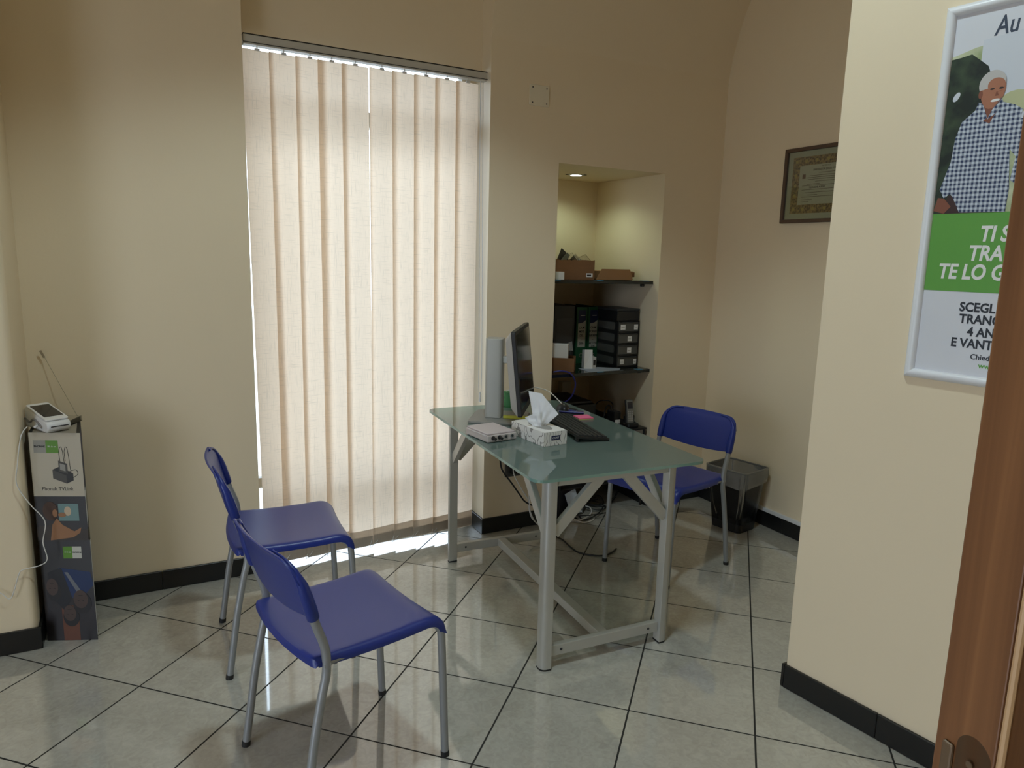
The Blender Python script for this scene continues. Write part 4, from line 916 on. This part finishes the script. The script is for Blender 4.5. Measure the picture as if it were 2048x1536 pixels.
MB().box((.0125, -.02, 0), (.034, .03, .068)).build('side_carton', mat('pale_carton', srgb(186, 184, 180), .7), wt, bevel=.001); flat('barcode', rect(.004, .02, .018, .05), INK, wt, frame((.0125, -.0203, 0), (1, 0, 0), (0, 0, 1)), 0)
tag(place(MB().add([(-.10, -.065, 0), (.11, -.06, 0), (.16, .0, 0), (.05, .08, 0), (-.09, .07, 0), (-.10, -.065, .001), (.11, -.06, .001), (.16, .0, .001), (.05, .08, .001), (-.09, .07, .001)], [(4, 3, 2, 1, 0), (5, 6, 7, 8, 9), (0, 1, 6, 5), (1, 2, 7, 6), (2, 3, 8, 7), (3, 4, 9, 8), (4, 0, 5, 9)]).build('paper_sheet', mat('bluish_paper', srgb(176, 184, 194), .7)), 2.39, .862, 0, ZLs+.0002), 'loose bluish paper sheet hanging at the front of the lower shelf', 'paper')
du = tag(empty('drawer_unit', (2.542, .895, ZLs+.0013)), 'small black drawer tower with four clear labelled drawers', 'drawer unit')
DWW, DDD = .156, .24; dzs = .276
for lo, hi in (((0, 0, 0), (.005, DDD, dzs)), ((DWW-.005, 0, 0), (DWW, DDD, dzs)), ((.005, DDD-.004, 0), (DWW-.005, DDD, dzs))): MB().box(lo, hi).build('side_wall', BLACK, du, bevel=.001)
SMK = mat('smoky_drawer', (.085, .085, .08, 1), .22)
for i in range(5): MB().box((.005, 0, i*dzs/4-.003*(i > 0)), (DWW-.005, DDD-.004, i*dzs/4+.003*(i < 4))).build('divider', BLACK, du)
labs = [[(.025, .028), (.122, .022)], [(.072, .03)], [(.072, .03)], [(.018, .034), (.115, .028)]]
for i in range(4):
    z0 = i*dzs/4+.005; h = dzs/4-.012
    dr = MB(); dr.prism([(.008, -.002), (DWW-.008, -.002), (DWW-.008, DDD-.01), (.008, DDD-.01)], z0, z0+h); d_ = dr.build('drawer', SMK, du, bevel=.004)
    MB().box((.012, -.006, z0+h-.007), (DWW-.012, -.001, z0+h-.002)).build('drawer_lip', DARKG, d_, bevel=.001)
    for lx, lw in labs[i]: flat('drawer_label', rect(lx, z0+.012, lx+lw, z0+.012+.03), PAPER, d_, frame((0, -.0025, 0), (1, 0, 0), (0, 0, 1)), 0); flat('label_writing', rect(lx+.004, z0+.024, lx+lw-.006, z0+.027), LOGOG, d_, frame((0, -.0025, 0), (1, 0, 0), (0, 0, 1)), .0006)
    MB().prism(rrect(.03, z0+.008, .21, z0+h-.004, .012), 0, .0015, frame((-.0016, 0, 0), (0, 1, 0), (0, 0, 1))).build('side_recess', SMK, d_)
tb2 = tag(empty('storage_box', (2.535, .90, ZLs+.0013+dzs+.0004)), 'plain black lidded box on top of the drawer tower', 'box')
MB().box((0, 0, 0), (.162, .23, .058)).build('box_body', BLACK, tb2, bevel=.003); MB().box((-.002, -.002, .058), (.164, .232, .070)).build('lid', DARKG, tb2, bevel=.003)
# low black metal stand with the telephone, router and printer
stn = tag(empty('metal_stand', (2.40, 1.05, 0)), 'low black metal stand inside the niche behind the desk', 'stand')
MB().box((-.305, -.285, .472), (.295, .30, .484)).build('top', BLACK, stn, bevel=.002)
for x in (-.295, .285):
    for y in (-.275, .29): MB().tube([(x, y, 0), (x, y, .472)], .008, 8).build('leg', BLACK, stn)
MB().tube([(-.295, -.275, .43), (.285, -.275, .43)], .004, 8).build('rail', BLACK, stn); MB().box((-.29, -.27, .16), (.28, .285, .168)).build('lower_shelf', BLACK, stn)
pr_ = tag(empty('printer', (2.30, 1.08, .4845)), 'black printer on the stand under the lower shelf', 'printer')
MB().box((-.17, -.12, 0), (.16, .22, .125)).build('housing', BLACK, pr_, bevel=.01); MB().box((-.15, -.10, .125), (.14, .20, .140)).build('lid', DARKG, pr_, bevel=.005); MB().box((-.12, -.123, .03), (.11, -.119, .07)).build('paper_slot', DARKG, pr_); MB().box((.16, .06, .02), (.20, .20, .075)).build('paper_tray', DARKG, pr_, bevel=.006)
adp = tag(empty('power_adapter', (2.50, 1.395, .62)), 'cream wall adapter plugged in at the back of the niche', 'adapter')
MB().box((-.035, -.02, -.03), (.035, .034, .05)).build('case', CREAMF, adp, bevel=.004); MB().box((-.02, -.02, -.10), (.06, .034, -.035)).build('plug', CREAMF, adp, bevel=.004)
ro = tag(empty('router', (2.565, .915, .4845)), 'black router with a white sticker beside the cordless telephone', 'router')
MB().box((-.025, -.03, 0), (.025, .05, .080)).build('case', BLACK, ro, bevel=.006); flat('sticker', rect(-.018, .008, .018, .032), PAPER, ro, frame((0, -.0303, 0), (1, 0, 0), (0, 0, 1)), 0)
MB().tube([(.0, .02, .078), (.0, .03, .12), (-.02, .06, .135), (-.06, .10, .12), (-.09, .12, .06)], .003, 8, smooth=5).build('lead', CORDB, ro); MB().tube([(-.01, .02, .078), (-.012, .03, .105), (-.03, .05, .10), (-.04, .06, .03)], .003, 8, smooth=5).build('lead', CORDB, ro)
ph_ = tag(empty('cordless_telephone', (2.622, .832, .4845), -10), 'silver cordless telephone standing in a black charging cradle', 'telephone')
MB().prism(rrect(-.035, -.04, .04, .05, .014), 0, .022).build('cradle', BLACK, ph_, bevel=.004); MB().box((-.03, .012, .02), (.034, .04, .062)).build('cradle_back', BLACK, ph_, bevel=.006)
PM = Matrix.Translation((0, .002, .016)) @ Matrix.Rotation(R(-14), 4, 'X')
hs = MB().box((-.022, -.011, 0), (.022, .011, .142), PM).build('handset', mat('silver_handset', srgb(128, 128, 126), .35, .4), ph_, bevel=.006)
MB().box((-.0165, -.0125, .088), (.0165, -.0105, .128), PM).build('display', mat('phone_display', srgb(36, 38, 52), .15), hs); MB().box((-.024, .002, .002), (.024, .0125, .144), PM).build('rear_cover', BLACK, hs, bevel=.004)
for r_i in range(5):
    for c_i in range(3): MB().box((-.016+c_i*.012, -.0122, .014+r_i*.013), (-.008+c_i*.012, -.0105, .022+r_i*.013), PM).build('button', GREYSIL, hs)
pc = tag(empty('computer_tower', (2.165, .83, 0)), 'black computer tower on the niche floor under the desk end', 'computer')
MB().box((-.085, 0, .008), (.085, .40, .158)).build('case', BLACK, pc, bevel=.004); MB().box((-.08, -.004, .012), (.08, 0, .154)).build('front_panel', DARKG, pc, bevel=.003); MB().cyl((.05, -.004, .12), (.05, -.0055, .12), .003, n=8).build('power_light', emit('red_led', (1, .05, .02, 1), 2.), pc)
for x in (-.07, .07):
    for y in (.03, .36): MB().box((x-.01, y-.01, 0), (x+.01, y+.01, .008)).build('foot', RUB, pc)
ppb = tag(empty('paper_pack', (2.225, .770, 0), 8), 'white paper card leaning against the black computer tower', 'paper')
MB().box((-.035, -.003, 0), (.045, .001, .150), Matrix.Rotation(R(-12), 4, 'X') @ Matrix.Rotation(R(-14), 4, 'Y')).build('card', mat('bluish_card', srgb(190, 200, 210), .7), ppb)
cord('network_cable', [(2.06, .81, .845), (2.10, .792, .852), (2.147, .776, .84), (2.180, .775, .80), (2.190, .785, .755), (2.185, .81, .70), (2.165, .85, .66), (2.15, .92, .64)], .0042, CORDBL, 'blue network cable looping down from the lower shelf')

# ================================================================== CABLES UNDER THE DESK
cord('power_cable', [(1.62, .56, .60), (1.67, .68, .50), (1.689, .70, .424), (1.703, .70, .357), (1.758, .70, .282), (1.814, .70, .204), (1.846, .70, .163), (1.916, .71, .119), (1.97, .72, .085), (2.05, .74, .02), (2.12, .76, .006), (2.2, .72, .006)], .0045, CORDB, 'black power cable hanging from the desk along the wall')
cord('white_power_cable', [(1.775, .712, .37), (1.779, .71, .32), (1.82, .70, .24), (1.865, .70, .17), (1.876, .71, .12), (1.90, .715, .055), (1.949, .71, .012), (2.00, .70, .005), (2.126, .706, .005)], .0032, CORDW, 'white cable dropping from the left plug of the wall socket', group=None)
cord('white_power_cable', [(1.826, .708, .345), (1.845, .700, .30), (1.858, .695, .24), (1.868, .69, .165), (1.88, .70, .10), (1.93, .70, .02), (2.02, .68, .0045), (2.10, .66, .0045)], .0032, CORDW, 'white cable dropping from the white plug of the wall socket')
cord('loose_black_cable', [(1.945, .56, .006), (1.959, .488, .006), (1.949, .392, .006), (1.948, .317, .006), (1.985, .259, .006), (2.039, .227, .006), (2.096, .235, .006), (2.149, .266, .008)], .0042, CORDB, 'black cable curving over the floor with a loose plug end')
random.seed(3)
pile = [(2.26, .80), (2.381, .93), (2.493, .95), (2.469, .861), (2.31, .865), (2.237, .805), (2.217, .69), (2.30, .688), (2.40, .76), (2.393, .856), (2.333, .902), (2.396, .78), (2.477, .819), (2.576, .893), (2.66, .98), (2.66, 1.10)]
cord('cable_tangle', [(x, y, .006+.012*(i % 3)) for i, (x, y) in enumerate(pile)], .004, CORDB, 'tangled black cables on the floor in front of the niche')
cord('cable_tangle', [(x+.05*math.sin(i*1.7), y+.04*math.cos(i*2.1), .012+.011*((i+1) % 3)) for i, (x, y) in enumerate(pile[:14])], .0035, CORDB, 'second black cable lying looser over the floor tangle')
cord('white_cable_coil', [(2.126, .700, .006), (2.212, .684, .012), (2.301, .732, .02), (2.336, .807, .024), (2.287, .828, .026), (2.168, .747, .018), (2.191, .652, .008), (2.265, .661, .006), (2.308, .711, .006)], .0038, CORDW, 'white cable coiled beside the black cable tangle')

# ================================================================== WASTE BIN
bn = tag(empty('waste_bin', (2.952, .268, 0), 11), 'smoky grey square waste bin with a clear liner beside the chair', 'waste bin')
BINM = glass_thin('smoky_bin_plastic', (.70, .69, .675, 1), .25)
def ringpts(hx, hy, r, z): return [(x, y, z) for x, y in rrect(-hx, -hy, hx, hy, r, 5)]
def loft(levels, closed_bottom=True):
    g = MB(); n = 24; vs = []
    for l in levels: vs += ringpts(*l)
    fs = []
    for i in range(len(levels)-1):
        for j in range(n): fs.append((i*n+j, i*n+(j+1) % n, (i+1)*n+(j+1) % n, (i+1)*n+j))
    if closed_bottom: fs.append(tuple(range(n)))
    g.add(vs, fs); return g
loft([(.082, .096, .03, .002), (.112, .128, .03, .352)]).build('bin_body', BINM, bn, smooth=True)
loft([(.0815, .0955, .03, .0025), (.086, .0995, .03, .05)]).build('bin_base', mat('dark_smoky_plastic', (.035, .034, .033, 1), .35), bn, smooth=True)
MB().tube([(x, y, .352) for x, y in rrect(-.113, -.129, .113, .129, .03, 5)], .005, 8, closed=True).build('rim', mat('grey_rim', (.12, .12, .12, 1), .35), bn, smooth=True)
ln = MB(); N = 48; vs = []
random.seed(11)
for l, (hx, hy, z) in enumerate(((.060, .075, .03), (.088, .104, .15), (.104, .120, .30), (.110, .126, .358), (.1195, .1355, .356), (.117, .133, .315), (.114, .130, .275))):
    base = rrect(-hx, -hy, hx, hy, .03, 11)
    for x, y in base:
        k = 1 + (random.uniform(-.03, .03) if l < 2 or l > 4 else random.uniform(-.004, .004)); vs.append((x*k, y*k, z + (random.uniform(-.02, .012) if l == 6 else 0)))
n = len(base); fs = [(i*n+j, i*n+(j+1) % n, (i+1)*n+(j+1) % n, (i+1)*n+j) for i in range(6) for j in range(n)]
ln.add(vs, fs); ln.build('liner', LINER, bn, smooth=True)
cpp = tag(empty('crumpled_paper', (2.95, .27, .062)), 'crumpled grey paper lying inside the waste bin', 'paper')
sph = MB(); sph.grid(lambda u, v: (.05*math.cos(6.283*u)*math.sin(3.1416*v)*(1+.25*math.sin(9*u+7*v)), .06*math.sin(6.283*u)*math.sin(3.1416*v)*(1+.2*math.cos(8*u*2-3*v)), .045*-math.cos(3.1416*v)), 14, 9)
sph.build('paper_ball', mat('grey_paper', srgb(150, 146, 140), .8), cpp)
